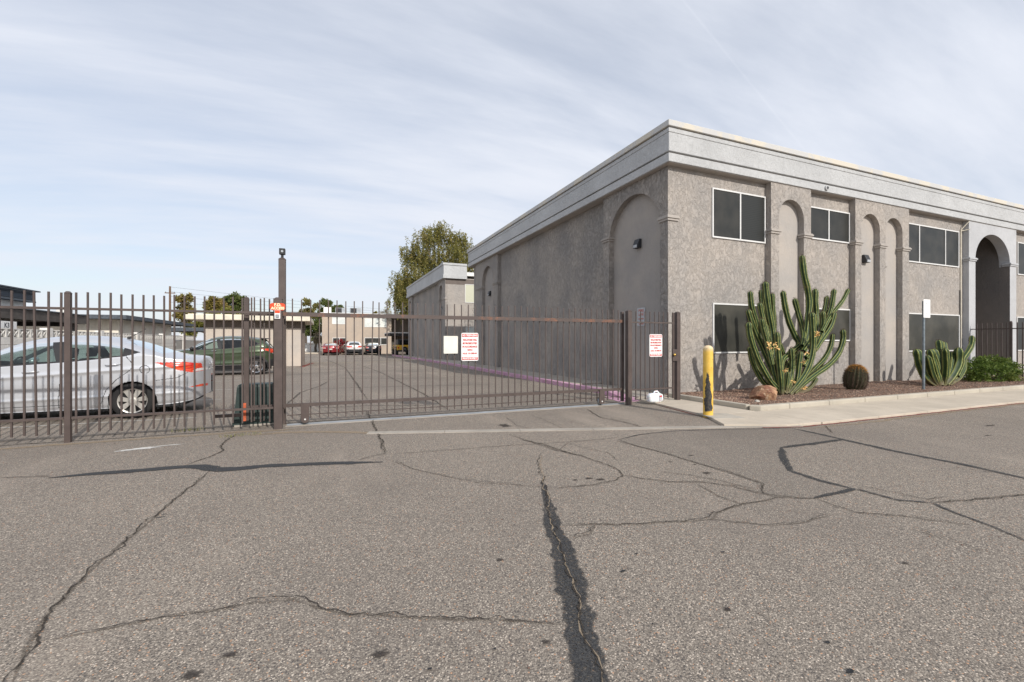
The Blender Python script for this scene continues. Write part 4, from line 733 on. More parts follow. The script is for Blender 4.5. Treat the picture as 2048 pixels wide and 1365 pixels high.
rf = empty('metal_fence', (21.3, 7.4, 0), 'brown picket fence running out from the pale entry arch at right', 'fence'); rm = bar_mesh('picket', 'brown_steel', .026, 1.88)
for i in range(26): inst('picket', rm, (0, 8.27-.125*i-7.4, .12), rf)
for z in (.30, 1.78): MB().box(21.284, 21.316, 5.0, 8.42, z, z+.032).build('rail', 'brown_steel', rf)
for v in (7.42, 5.9): post(rf, 21.3, v, .06, 0, 2.02)

# flood lamp on the bed by the entry
fo = empty('flood_lamp', (19.6, 7.95, .08), 'small white ground flood lamp tilted beside the entry pier', 'lamp'); MB().prism([(7.80, .12), (7.86, .10), (8.02, .50), (7.97, .52)], lambda a, z, d: (d, a, z), 19.35, 19.85).build('reflector', 'white_paint', fo, bevel=.01); MB().box(19.4, 19.95, 7.88, 8.1, .07, .2).build('base', 'black_plastic', fo, bevel=.01)

# ================================================================== PLANTS
def pchip(x, xs, ys): return np.interp(x, xs, ys)
def stem(root, pts, r, ribs=7, tipr=.75, mat='cactus_skin', base_r=None, depth=.42):
    P = [Vector(p) for p in pts]; Q = []
    for i in range(len(P)-1):
        p0, p1, p2, p3 = P[max(i-1, 0)], P[i], P[i+1], P[min(i+2, len(P)-1)]
        for k in range(6): s = k/6; Q.append(.5*((2*p1)+(-p0+p2)*s+(2*p0-5*p1+4*p2-p3)*s*s+(-p0+3*p1-3*p2+p3)*s**3))
    Q.append(P[-1]); d = (Q[-1]-Q[-2]).normalized(); n = len(Q); rad = [r*(.80+.2*min(1, i/(n*.3))) if base_r is None else base_r+(r-base_r)*min(1, i/(n*.5)) for i in range(n)]; rad = [q*(1+.05*math.sin(i*.9+r*99)) for i, q in enumerate(rad)]
    for k, (a, b_) in enumerate(((.45, .90), (.75, .66), (.92, .36), (1.0, .08))): Q.append(Q[n-1]+d*r*a*1.1); rad.append(r*b_)
    nc = ribs*4; m = MB(); up = None; k = len(Q); sp = []
    for i, p in enumerate(Q):
        t_ = (Q[min(i+1, k-1)]-Q[max(i-1, 0)]).normalized()
        if up is None: up = t_.orthogonal().normalized(); up = Matrix.Rotation(random.uniform(0, 1), 3, t_)@up
        up = (up-t_*up.dot(t_)).normalized(); sd = t_.cross(up)
        for j in range(nc):
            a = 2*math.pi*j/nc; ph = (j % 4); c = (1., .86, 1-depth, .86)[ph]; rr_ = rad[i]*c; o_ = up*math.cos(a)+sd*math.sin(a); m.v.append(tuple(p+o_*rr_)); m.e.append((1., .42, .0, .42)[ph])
            if ph == 0 and i > 1: sp.append((p+o_*rad[i], o_, t_))
    m.f = [(i*nc+j, i*nc+(j+1) % nc, (i+1)*nc+(j+1) % nc, (i+1)*nc+j) for i in range(k-1) for j in range(nc)]+[tuple((k-1)*nc+j for j in range(nc))]; m.mi = [0]*len(m.f)
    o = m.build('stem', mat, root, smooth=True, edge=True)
    s = MB()
    for (p, n_, t_) in sp:
        for q in range(5):
            pp_ = p+t_*random.uniform(-.03, .03); dr_ = (n_+Vector((random.uniform(-.7, .7), random.uniform(-.7, .7), random.uniform(-.7, .7)))).normalized()*random.uniform(.012, .024); sd = t_*.004
            s.add([pp_-sd, pp_+sd, pp_+dr_], [(0, 1, 2)])
    so = s.build('spines', 'spine_dark', o); so['kind'] = 'stuff'; return o
c4 = lambda x, y, v: onV(1480+x/4.267, 500+y/4.267, v)
ca = empty('columnar_cactus', (9.95, 7.22, .08), 'large many-armed ribbed green cactus with tan dried blooms in the planting bed', 'cactus')
ST = [([(88, 380), (98, 480), (130, 590), (165, 720), (215, 850), (275, 990), (330, 1130), (360, 1225)], 7.45, .068), ([(76, 535), (98, 610), (140, 720), (190, 830), (245, 960), (300, 1090), (350, 1220)], 7.25, .068), ([(74, 645), (84, 730), (120, 850), (165, 960), (250, 1110), (330, 1200), (360, 1235)], 7.0, .07), ([(84, 850), (100, 930), (135, 1020), (200, 1130), (290, 1205), (340, 1240)], 7.15, .06),
      ([(216, 300), (226, 400), (250, 550), (275, 690), (282, 800), (272, 930), (300, 1080), (340, 1210)], 7.2, .074), ([(182, 365), (186, 450), (205, 580), (230, 700), (265, 830)], 7.4, .06), ([(276, 393), (281, 500), (288, 620), (290, 760)], 7.45, .058), ([(170, 475), (186, 560), (215, 680), (240, 800), (262, 900)], 7.1, .062), ([(186, 610), (200, 680), (228, 780), (250, 880), (275, 980)], 6.98, .06), ([(316, 730), (324, 850), (336, 1000), (350, 1130), (352, 1225)], 6.85, .07),
      ([(368, 378), (388, 500), (420, 620), (470, 735), (505, 800), (480, 880), (420, 980), (380, 1100), (370, 1220)], 7.45, .074), ([(470, 438), (500, 550), (530, 650), (545, 740), (530, 820)], 7.5, .066), ([(530, 75), (545, 200), (576, 340), (590, 450), (580, 580), (568, 700), (545, 800), (500, 900), (440, 1020), (400, 1150), (380, 1230)], 7.35, .078), ([(640, 360), (640, 450), (646, 560), (640, 680), (600, 780), (540, 870)], 7.5, .078),
      ([(740, 415), (730, 480), (712, 570), (690, 660)], 7.55, .058), ([(800, 358), (786, 450), (765, 540), (735, 630), (690, 740), (630, 840), (560, 920)], 7.4, .064), ([(920, 350), (872, 440), (800, 530), (752, 600), (700, 700)], 7.45, .055), ([(705, 548), (710, 620), (694, 720), (660, 800), (600, 900), (540, 990)], 7.15, .066), ([(804, 555), (780, 640), (738, 712), (690, 780), (640, 860)], 7.2, .062), ([(614, 562), (622, 700), (622, 830), (600, 950), (560, 1050), (500, 1140), (420, 1235)], 6.9, .074),
      ([(640, 735), (560, 780), (470, 845), (400, 905), (360, 950), (345, 1080)], 7.2, .064), ([(440, 860), (446, 950), (440, 1050), (425, 1150), (400, 1225)], 7.0, .062), ([(516, 890), (506, 960), (492, 1080), (470, 1170), (430, 1235)], 6.95, .066), ([(790, 738), (772, 830), (720, 930), (650, 1005), (580, 1080), (510, 1150), (440, 1225)], 7.3, .062), ([(880, 703), (880, 770), (842, 880), (760, 980), (650, 1060), (560, 1130), (460, 1225)], 7.1, .066), ([(645, 1110), (600, 1175), (530, 1215), (450, 1240)], 7.35, .055), ([(408, 1060), (400, 1130), (390, 1210)], 6.9, .052), ([(690, 980), (640, 1050), (570, 1110), (480, 1200)], 7.45, .06), ([(330, 800), (370, 900), (380, 1000), (372, 1120), (365, 1215)], 7.35, .062)]
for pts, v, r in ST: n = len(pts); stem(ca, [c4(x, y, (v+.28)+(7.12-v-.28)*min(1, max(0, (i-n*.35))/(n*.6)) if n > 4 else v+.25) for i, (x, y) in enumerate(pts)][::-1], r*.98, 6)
bl = []
for x, y, v, k in [(250, 800, 6.9, 4), (300, 800, 6.88, 3), (250, 840, 6.9, 3), (310, 840, 6.8, 2), (660, 710, 7.0, 4), (655, 735, 7.0, 2), (568, 878, 6.95, 2), (385, 1030, 6.85, 3), (452, 1122, 6.85, 3), (548, 1180, 6.9, 4), (540, 960, 7.0, 3)]:
    c = c4(x, y, v); m = MB()
    for q in range(k*5):
        d = Vector((random.gauss(0, 1), random.gauss(0, 1), random.gauss(0, 1))).normalized(); e1 = d.orthogonal().normalized()*random.uniform(.010, .019); tip = c+d*random.uniform(.02, .055)+Vector((random.uniform(-.04, .04), 0, random.uniform(-.03, .03))); m.add([c, tip+e1, tip+d*.02, tip-e1], [(0, 1, 2, 3)])
    m.build('bloom', 'bloom_tan', ca)
c2 = empty('columnar_cactus', (16.3, 7.1, .08), 'smaller clump of thick upright cactus stems beside the blank white sign', 'cactus')
c8f = lambda x, y, v: onV(1680+x/4.549, 560+y/4.549, v)
for pts, v, r, rb in [([(700, 665), (720, 760), (770, 880), (860, 955)], 7.1, .105, 5), ([(735, 670), (760, 770), (800, 870), (880, 955)], 7.35, .09, 5), ([(800, 715), (820, 800), (850, 890), (890, 960)], 6.85, .085, 5), ([(820, 665), (850, 780), (880, 880), (900, 960)], 7.15, .10, 5), ([(855, 660), (890, 760), (905, 880), (910, 960)], 7.3, .10, 5), ([(900, 580), (915, 700), (925, 830), (920, 960)], 7.25, .095, 5), ([(942, 590), (955, 700), (950, 830), (930, 960)], 7.4, .085, 5), ([(955, 650), (962, 760), (955, 860), (935, 960)], 6.9, .09, 5), ([(1010, 680), (1005, 770), (985, 870), (945, 955)], 7.2, .075, 5), ([(1080, 655), (1075, 750), (1030, 860), (960, 955)], 7.05, .115, 5), ([(1120, 740), (1110, 820), (1060, 900), (980, 955)], 7.25, .09, 5), ([(1200, 530), (1195, 590), (1160, 660), (1120, 720), (1110, 790), (1070, 880)], 7.3, .075, 5)]:
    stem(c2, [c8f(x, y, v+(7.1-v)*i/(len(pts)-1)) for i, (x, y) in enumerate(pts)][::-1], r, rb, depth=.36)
# barrel cactus
bc = empty('barrel_cactus', (12.88, 7.41, .08), 'squat dark barrel cactus with orange spines on its crown', 'cactus'); m = MB(); nr, nc = 22, 72; tilt = Matrix.Rotation(R(10), 3, 'Y'); sp = MB(); sg_ = MB()
for i in range(nr+1):
    t_ = i/nr; th_ = math.pi*(.16+.84*t_); r = .255*math.sin(th_)**.8 if i < nr else .001; z = .31-.35*math.cos(th_)
    for j in range(nc):
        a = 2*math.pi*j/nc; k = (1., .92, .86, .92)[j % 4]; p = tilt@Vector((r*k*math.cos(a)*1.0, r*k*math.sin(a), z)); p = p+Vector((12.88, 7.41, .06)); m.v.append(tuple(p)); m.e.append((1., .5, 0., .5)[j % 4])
        if j % 4 == 0 and 2 < i < nr:
            n_ = (p-Vector((12.88, 7.41, .36))).normalized()
            for q in range(16):
                d = (n_+Vector((random.uniform(-.9, .9), random.uniform(-.9, .9), random.uniform(-.9, .9)))).normalized()*random.uniform(.035, .075); s = d.orthogonal().normalized()*.0035; p_ = p+Vector((0, 0, random.uniform(-.02, .02))); (sg_ if t_ > .66+random.uniform(-.12, .12) else sp).add([p_-s, p_+s, p_+d], [(0, 1, 2)])
m.f = [(i*nc+j, i*nc+(j+1) % nc, (i+1)*nc+(j+1) % nc, (i+1)*nc+j) for i in range(nr) for j in range(nc)]; m.mi = [0]*len(m.f)
bo_ = m.build('body', 'cactus_barrel', bc, smooth=True, edge=True); x = sp.build('spines', 'spine_dark', bo_); x['kind'] = 'stuff'; x = sg_.build('crown_spines', 'spine_gold', bo_); x['kind'] = 'stuff'
# boulder
def boulder(name, c, sx, sy, sz, mat, label, seed, rz=0):
    rs = np.random.RandomState(seed); V = []; n1_, n2_ = 13, 22; cuts = [(rs.normal(size=3), rs.uniform(.62, .92)) for _ in range(16)]; cuts = [(n_/np.linalg.norm(n_), d) for n_, d in cuts]
    for i in range(n1_+1):
        for j in range(n2_):
            th_, ph = math.pi*i/n1_, 2*math.pi*j/n2_; p = np.array([math.sin(th_)*math.cos(ph), math.sin(th_)*math.sin(ph), math.cos(th_)])
            for n_, d in cuts:
                q = p@n_
                if q > d: p = p-n_*(q-d)
            p = p*(1+rs.uniform(-.03, .03)); x, y = p[0]*sx, p[1]*sy; V.append((c[0]+x*math.cos(rz)-y*math.sin(rz), c[1]+x*math.sin(rz)+y*math.cos(rz), c[2]+p[2]*sz))
    m = MB(); m.add(V, [(i*n2_+j, i*n2_+(j+1) % n2_, (i+1)*n2_+(j+1) % n2_, (i+1)*n2_+j) for i in range(n1_) for j in range(n2_)]); o = m.build(name, mat, None, loc=(c[0], c[1], c[2]-sz*.6)); return tag(o, label, 'rock')
boulder('boulder', (8.76, 6.83, .20), .44, .27, .24, 'rock_red', 'rough reddish-brown boulder at the foot of the large cactus', 11, .25)
boulder('stone', (8.2, 6.55, .12), .07, .05, .035, 'concrete_grey', 'small pale flat stone lying in the gravel near the bollard', 4)
# leaves
def leaves(m, pts, size, aspect=.45, up=.3, hang=0.):
    n = len(pts); d = np.random.normal(size=(n, 3)); d[:, 2] = d[:, 2]*(1-hang)-hang*1.6; d /= np.linalg.norm(d, axis=1)[:, None]; a = np.random.normal(size=(n, 3)); s = np.cross(d, a); s /= np.linalg.norm(s, axis=1)[:, None]+1e-9; L_ = size*np.random.uniform(.6, 1.4, (n, 1)); P = np.asarray(pts)
    v0, v1, v2, v3 = P, P+d*L_*.5+s*L_*aspect*.5, P+d*L_, P+d*L_*.5-s*L_*aspect*.5; V = np.stack([v0, v1, v2, v3], 1).reshape(-1, 3); o = len(m.v); m.v += V.tolist(); m.e += [1.]*(4*n); m.f += [(o+4*i, o+4*i+1, o+4*i+2, o+4*i+3) for i in range(n)]; m.mi += [0]*n
def blob(n, c, r, shell=.5):
    d = np.random.normal(size=(n, 3)); d /= np.linalg.norm(d, axis=1)[:, None]; return np.array(c)+d*np.random.uniform(shell, 1, (n, 1))**.7*np.array(r)
def tree(name, label, base, h, clumps, lsize, mat, nper, trunk_r=.18, group=None, asp=.45, hang=0., split=.45):
    o = empty(name, base, label, 'tree', group); b = Vector(base); m = MB(); tops = [Vector(c[0]) for c in clumps]; fork = b+Vector((0, 0, h*split)); m.tube([b-Vector((0, 0, .2)), b+Vector((random.uniform(-.1, .1), 0, h*split*.5)), fork], [trunk_r*1.25, trunk_r, trunk_r*.8], 8)
    for tpt in tops: mid = fork.lerp(tpt, .5)+Vector((random.uniform(-.3, .3), random.uniform(-.3, .3), random.uniform(0, .4))); m.tube([fork-Vector((0, 0, .1)), mid, tpt], [trunk_r*.6, trunk_r*.33, trunk_r*.1], 6)
    m.build('trunk', 'bark', o); cr = MB()
    for (c, r) in clumps:
        vol = r[0]*r[1]*r[2]; k = max(3, int(7*vol**.33))
        for q in blob(k*3, c, r, .2): leaves(cr, blob(int(nper*2.4*random.uniform(.5, 1.4)), q, [max(x*.33, .12) for x in r], .1), lsize*1.25, asp, hang=hang)
    cr.build('crown', mat, o); return o
def at(px, py, D): a, b_ = ray(px); return np.array([a*D, b_*D, EYE-(py-PCY)/FPX*D])
sh = empty('shrub', (19.9, 7.25, .08), 'dense low green shrub in front of the pale entry arch', 'shrub'); m = MB()
for i in range(260):
    q = blob(1, (19.72, 7.3, .34), (1.14, .58, .54), .5)[0]
    if q[2] < .14: continue
    leaves(m, blob(46, q, (.16, .14, .09), 0.), .075, .35)
m.build('foliage', 'leaf_shrub', sh); tm = MB()
for i in range(14): a = random.uniform(0, 6.28); tm.tube([(19.9+random.uniform(-.3, .3), 7.25, .02), (19.9+math.cos(a)*.5, 7.25+math.sin(a)*.2, .3), (19.9+math.cos(a)*1.0, 7.25+math.sin(a)*.4, .5)], [.02, .014, .006], 5)
tm.build('branches', 'bark', sh)
# weeping tree behind the second block
WD = 57.; wb = at(872, 700, WD); wo = empty('weeping_tree', (wb[0], wb[1], 0), 'tall weeping olive-green tree rising behind the second stucco block', 'tree'); m = MB(); fork = np.array([wb[0], wb[1], 6.]); m.tube([(wb[0], wb[1], -.3), (wb[0], wb[1], 3), fork.tolist()], [.4, .34, .28], 8); cr = MB()
limbs = [(905, 470, 0), (868, 462, 1.5), (850, 470, -1), (925, 480, 1), (880, 505, -1.5), (835, 510, 0), (818, 500, 1), (842, 540, -2), (900, 520, 2), (935, 520, 0), (860, 545, 1.5), (812, 545, 0), (806, 575, -1), (822, 585, 1), (890, 560, -2), (925, 555, 2), (945, 545, 0), (835, 490, 2), (800, 562, .5), (798, 590, 0), (812, 560, 1), (825, 565, -.5), (815, 600, .5), (880, 455, 0), (915, 500, -1.5), (855, 515, .5), (940, 500, 1)]
for (px, py, dd) in limbs:
    p = at(px, py, WD+dd); mid = (fork+p)/2+np.array([0, 0, 1.2]); m.tube([fork.tolist(), mid.tolist(), p.tolist()], [.15, .09, .03], 6)
    for q in range(44):
        s0 = p+np.random.normal(size=3)*np.array([.72, .72, .5]); L_ = random.uniform(.7, 2.3); k = int(L_*24); sw_ = np.random.normal(size=3)*.18; tt = np.linspace(0, 1, k)[:, None]; pts = s0+np.concatenate([tt*sw_[0], tt*sw_[1], -tt*L_], 1)+np.random.normal(size=(k, 3))*.045; leaves(cr, pts, .30, .30, hang=.5)
m.build('trunk', 'bark', wo); cr.build('crown', 'leaf_olive', wo)
# other trees
def ptree(name, label, spots, D, lsize, mat, nper, h=None, base=None, **k):
    cl = [(at(x, y, D+random.uniform(-1, 1)), (r*D/FPX, r*D/FPX, r*.75*D/FPX)) for x, y, r in spots]; bx = base or sum(s[0] for s in spots)/len(spots); b = at(bx, 700, D); zt_ = max(c[0][2] for c in cl); return tree(name, label, (b[0], b[1], -.2), zt_, cl, lsize, mat, nper, **k)
ptree('thin_tree', 'sparse brownish tree next to the utility pole', [(362, 600, 10), (378, 595, 9), (370, 615, 13), (360, 632, 12), (385, 625, 10), (372, 645, 12)], 66., .30, 'leaf_rust', 16, split=.3)
ptree('shade_tree', 'rust-tinged bushy tree behind the cream-roofed utility building', [(428, 606, 16), (440, 615, 15), (418, 612, 12)], 62., .28, 'leaf_rust', 34); ptree('shade_tree', 'tall dark olive tree behind the utility building, tallest of its group', [(470, 598, 15), (483, 604, 12), (458, 602, 11), (478, 620, 15), (462, 620, 12)], 64., .28, 'leaf_green', 34); ptree('low_tree', 'yellow-green low tree just above the utility building roof', [(420, 636, 20), (445, 630, 18), (470, 636, 18), (405, 640, 14), (395, 650, 12), (380, 660, 14), (490, 640, 12)], 52., .24, 'leaf_yellowgreen', 36)
ptree('thin_tree', 'pale sparse tree right of the gate post above the flat roof', [(612, 606, 10), (620, 622, 9), (603, 625, 8)], 80., .32, 'leaf_olive', 14); ptree('thin_tree', 'pale airy tree touching the dark pine above the flat roof', [(634, 614, 9), (628, 632, 10), (640, 632, 8)], 84., .30, 'leaf_olive', 12)
ptree('pine_tree', 'dark green pine behind the far beige block', [(652, 606, 11), (662, 618, 11), (648, 622, 10), (676, 616, 8), (684, 622, 6), (658, 630, 12)], 78., .26, 'leaf_green', 46)
ptree('shade_tree', 'dark leafy tree between the utility building and the far beige block', [(632, 648, 14), (626, 665, 13), (640, 660, 13), (618, 652, 10), (634, 680, 9), (646, 640, 12)], 68., .24, 'leaf_green', 40, base=632, split=.25); ptree('scrub_tree', 'grey dry scrubby tree against the left edge of the far beige block', [(638, 674, 9), (632, 680, 7), (643, 682, 8)], 60., .3, 'leaf_grey', 22, asp=.15, trunk_r=.1)
ptree('cypress', 'tiny dark cypress tip above the far beige roof', [(750, 626, 3.2), (750, 631, 3.8)], 95., .2, 'leaf_rust', 40); ptree('bare_tree', 'faint bare tree crown above the far beige roof', [(765, 626, 6), (777, 628, 5), (772, 624, 5)], 95., .4, 'leaf_grey', 5, asp=.12); ptree('rust_tree', 'small rusty tree at the corner of the second block', [(812, 628, 7), (805, 632, 6), (818, 630, 6)], 90., .3, 'leaf_rust', 30)
rb = empty('red_shrub', (1.6, 58.9, gz(59)), 'dark red bushy shrub between two parked cars by the far block', 'shrub'); m = MB()
for i in range(60): leaves(m, blob(40, blob(1, (1.55, 58.9, .75), (1.05, .6, .95), .5)[0], (.25, .22, .2), 0), .14, .45)
m.build('foliage', 'leaf_red', rb); MB().tube([(1.55, 58.9, -.3), (1.55, 58.9, .7)], .05, 6).build('stem', 'bark', rb)
# the twiggy bush showing past the corner of the nearest building
tb = empty('twiggy_bush', (10.2, 28.6, 0), 'thin twiggy bush in shade beside the second block window', 'bush'); m = MB(); lv = MB()
for i in range(70):
    a = random.uniform(0, 6.28); p = np.array([10.3+random.uniform(-.2, .2), 28.6, 0]); q = p+np.array([math.cos(a)*.5, math.sin(a)*.5, random.uniform(2, 3.2)]); r_ = q+np.array([math.cos(a)*random.uniform(.2, .7), math.sin(a)*.5, random.uniform(.6, 1.9)]); m.tube([p.tolist(), q.tolist(), r_.tolist()], [.02, .012, .005], 4); leaves(lv, q+(r_-q)*np.random.uniform(0, 1, (26, 1))+np.random.normal(size=(26, 3))*.14, .1, .3)
m.build('twigs', 'bark', tb); lv.build('foliage', 'leaf_green', tb)
def tuft(name, px, py, n, h, mat, label, spread=.12):
    c = onG(px, py); m = MB()
    for i in range(n):
        a = random.uniform(0, 6.28); p = Vector((c[0]+random.gauss(0, spread), c[1]+random.gauss(0, spread*.3), 0)); tip = p+Vector((math.cos(a)*h*.6, math.sin(a)*h*.6, h*random.uniform(.3, 1.1))); s = Vector((-math.sin(a), math.cos(a), 0))*.004; m.add([p-s, p+s, tip], [(0, 1, 2)])
    tag(m.build(name, mat, None, loc=(c[0], c[1], 0)), label, 'weed', kind='stuff')
tuft('dry_weed', 378, 862, 60, .07, 'grass_dry', 'small dry grass tuft at the foot of the picket fence'); tuft('dry_weed', 478, 872, 70, .05, 'grass_dry', 'scrap of dry weeds and leaves by the gate operator', .14)

# ================================================================== CARS
def inpoly(px, pz, poly):
    ins = np.zeros(px.shape, bool); n = len(poly)
    for i in range(n):
        x0, z0 = poly[i]; x1, z1 = poly[(i+1) % n]
        if z0 == z1: continue
        c = ((z0 > pz) != (z1 > pz)) & (px < (x1-x0)*(pz-z0)/(z1-z0)+x0); ins ^= c
    return ins
def pdist(px, pz, poly, closed=True):
    d = np.full(px.shape, 9.); n = len(poly)
    for i in range(n if closed else n-1):
        a = np.array(poly[i]); b = np.array(poly[(i+1) % n]); ab = b-a; t_ = np.clip(((px-a[0])*ab[0]+(pz-a[1])*ab[1])/(ab@ab+1e-12), 0, 1); d = np.minimum(d, np.hypot(px-a[0]-t_*ab[0], pz-a[1]-t_*ab[1]))
    return d
def smooth_interp(x, pts):
    xs = np.array([p[0] for p in pts], float); ys = np.array([p[1] for p in pts], float); n = len(xs); h = np.diff(xs); dl = np.diff(ys)/h; mm = np.zeros(n); mm[0] = dl[0]; mm[-1] = dl[-1]
    for i in range(1, n-1): mm[i] = 0 if dl[i-1]*dl[i] <= 0 else 2*dl[i-1]*dl[i]/(dl[i-1]+dl[i])
    i = np.clip(np.searchsorted(xs, x)-1, 0, n-2); t_ = (x-xs[i])/h[i]; h00 = (1+2*t_)*(1-t_)**2; h10 = t_*(1-t_)**2; h01 = t_*t_*(3-2*t_); h11 = t_*t_*(t_-1)
    return h00*ys[i]+h10*h[i]*mm[i]+h01*ys[i+1]+h11*h[i]*mm[i+1]
def car(name, label, loc, rz, S):
    root = empty(name, loc, label, 'car', S.get('group'), rz); L_, HW, res = S['L'], S['W']/2, S['res']
    nx = int(L_/res); q = np.linspace(0, 1, nx+1); xs = L_*q
    e = np.linspace(0, 1, 14)[1:-1]**2*res*6; xs = np.unique(np.concatenate([xs[(xs > res*6) & (xs < L_-res*6)], [0.0004, L_-.0004], e, L_-e])); nx = len(xs)
    t_ = np.abs((xs-L_/2)/(L_/2)); Wx = HW*(1-t_**S.get('endp', 13))**(1/2.3)*(1-.05*np.clip((t_-.55)/.45, 0, 1)**2)
    zt = smooth_interp(xs, S['top']); zb = smooth_interp(xs, S['bot']); zs = np.minimum(smooth_interp(xs, S['belt']), zt-S.get('shoulder', .075))
    M1 = int(.72/res)+2; M2 = int(1.15/res)+2; sec = []
    for i in range(nx):
        h = np.linspace(0, 1, M1); z = zb[i]+(zs[i]-zb[i])*h; g = np.interp(h, [0, .08, .28, .5, .75, 1], [.90, .94, .985, 1., .992, .965]); g = .5*g+.25*np.roll(g, 1)+.25*np.roll(g, -1) if M1 > 6 else g; g[0] = .91; g[-1] = .965
        y = Wx[i]*g
        for (la, lb, amp, sg2) in S.get('crease', []): zc_ = np.interp(xs[i], la, lb); y = y+amp*np.exp(-((z-zc_)/sg2)**2)*min(1, Wx[i]/HW)
        qq = np.linspace(0, 1, 160)**.8; th_ = qq; cab = min(1, max(0, (zt[i]-zs[i]-.12)/.3)); tum = S.get('tumble', .24)*cab; pw = 2.2+cab*S.get('boxy', 4.5); zz = zs[i]+(zt[i]-zs[i])*np.sin(th_*math.pi/2)**(.9); r_ = (zz-zs[i])/(zt[i]-zs[i]); yy = Wx[i]*.965*(1-tum*r_)*np.clip(1-r_**pw, 0, 1)**(1/2.2)
        s = np.concatenate([[0], np.cumsum(np.hypot(np.diff(yy), np.diff(zz)))]); s_ = np.linspace(0, s[-1], M2+1)[1:]; y2 = np.interp(s_, s, yy); z2 = np.interp(s_, s, zz); y2[-1] = 0
        # crown the roof a little
        sec.append(np.stack([np.full(M1+M2, xs[i]), np.concatenate([y, y2]), np.concatenate([z, z2])], 1))
    G_ = np.array(sec); M = M1+M2; P = {}
    A = G_[:-1, :-1]; B = G_[1:, :-1]; C = G_[1:, 1:]; D_ = G_[:-1, 1:]; cen = (A+B+C+D_)/4; nr_ = np.cross(C-A, D_-B); nr_ /= np.linalg.norm(nr_, axis=2)[..., None]+1e-9
    X, Y, Z = cen[..., 0], cen[..., 1], cen[..., 2]; NZ = np.abs(nr_[..., 2]); jj = np.arange(M-1)[None, :]*np.ones_like(X); upper = jj >= M1-1
    lab = np.full(X.shape, 'body', dtype='<U16'); side = (Y > .25)
    for (nm, poly) in S.get('doors', []): lab[inpoly(X, Z, poly) & side & ~(upper & (NZ > .8))] = nm
    if 'clad' in S: lab[(Z < S['clad']) & side & (Y > .5)] = 'cladding'
    Wo = S['window']; ins = inpoly(X, Z, Wo) & upper & (NZ < .80) & side; rim = pdist(X, Z, Wo) < S.get('rim', .02)
    lab[ins] = 'glassF'
    for (xa, xb, tl) in S['pillars']: lab[ins & (X > xa+(Z-1.1)*tl) & (X < xb+(Z-1.1)*tl)] = 'trim'
    lab[ins & (X > S['rear_split']+(Z-1.1)*S['pillars'][0][2]) & (lab == 'glassF')] = 'glassR'
    lab[ins & rim] = 'trim'; lab[ins & (X > S['quarter'])] = 'quarter'
    for key, nm in (('windshield', 'windshield'), ('rearwin', 'rearwin')):
        x0, x1, w0, w1 = S[key]; f = (X > x0) & (X < x1) & (Y < w0+(w1-w0)*(X-x0)/(x1-x0)) & upper & (NZ > .2); lab[f] = nm
    tl = inpoly(X, Z, S['tail']) & side | ((X > S['tailwrap'][0]) & (Z > S['tailwrap'][1]) & (Z < S['tailwrap'][2]) & (Y > S['tailwrap'][3])); lab[tl] = 'tail'
    if 'tailclear' in S: lab[inpoly(X, Z, S['tailclear']) & side] = 'clear'
    if 'hl' in S: lab[inpoly(X, Z, S['hl']) & side] = 'head'
    if 'reflector' in S: lab[inpoly(X, Z, S['reflector']) & side] = 'reflector'
    if 'rearblack' in S: lab[(X > S['rearblack'][0]) & (Z > S['rearblack'][1]) & (Z < S['rearblack'][2]) & (Y < S['rearblack'][3])] = 'cladding'
    for ax_ in S['axles']:
        d = np.hypot(X-ax_, Z-S['wr']); 
        if 'clad' in S: lab[(d < S['arch']+.075) & side & ~upper & (lab != 'tail')] = 'cladding'
        lab[(d < S['arch']) & (Y > .4) & (Z < .8)] = 'cut'
    for ln in S.get('seams', []): 
        f = (pdist(X, Z, ln, False) < res*.55) & side & np.isin(lab, ['body', 'doorF', 'doorR']); lab[f] = 'seam'
    if 'fuel' in S:
        fx, fz, fr = S['fuel']; lab[(np.abs(np.hypot(X-fx, Z-fz)-fr) < res*.5) & side & (lab == 'body')] = 'seam'
    mt = {'body': S['paint'], 'doorF': S['paint'], 'doorR': S['paint'], 'glassF': S.get('glassF', 'auto_glass'), 'glassR': S.get('glassR', 'auto_glass'), 'trim': 'car_trim', 'quarter': 'car_trim', 'windshield': 'auto_glass', 'rearwin': S.get('rearglass', 'auto_glass_rear'), 'tail': 'tail_red', 'clear': 'lens_clear', 'head': 'lens_clear', 'reflector': 'tail_red', 'seam': 'car_seam', 'cladding': 'car_trim'}
    nmz = {'body': 'body', 'doorF': 'door', 'doorR': 'door', 'glassF': 'window', 'glassR': 'window', 'trim': 'window_trim', 'quarter': 'quarter_panel', 'windshield': 'windshield', 'rearwin': 'rear_window', 'tail': 'tail_light', 'clear': 'reverse_light', 'head': 'headlight', 'reflector': 'reflector', 'seam': 'panel_gaps', 'cladding': 'cladding'}
    idx = np.arange(nx*M).reshape(nx, M); QA = np.stack([idx[:-1, :-1], idx[1:, :-1], idx[1:, 1:], idx[:-1, 1:]], 2); FL = G_.reshape(-1, 3); obs = {}
    def mk(nm, sides, parent):
        f = QA[lab == nm]
        if len(f) == 0: return None
        u_, inv = np.unique(f, return_inverse=True); inv = inv.reshape(f.shape); V = FL[u_]; m = MB()
        for s in sides: o = len(m.v); W_ = V*np.array([1, s, 1]); m.v += W_.tolist(); fl_ = inv if s > 0 else inv[:, ::-1]; m.f += (fl_+o).tolist()
        m.mi = [0]*len(m.f); m.e = [1.]*len(m.v); o = m.build(nmz[nm], mt[nm], parent, smooth=True, off=(0, 0, 0)); return o
    for nm in ('body', 'windshield', 'rearwin', 'seam', 'cladding'): obs[nm] = mk(nm, (1, -1), root)
    if obs['seam']: obs['seam']['kind'] = 'stuff'
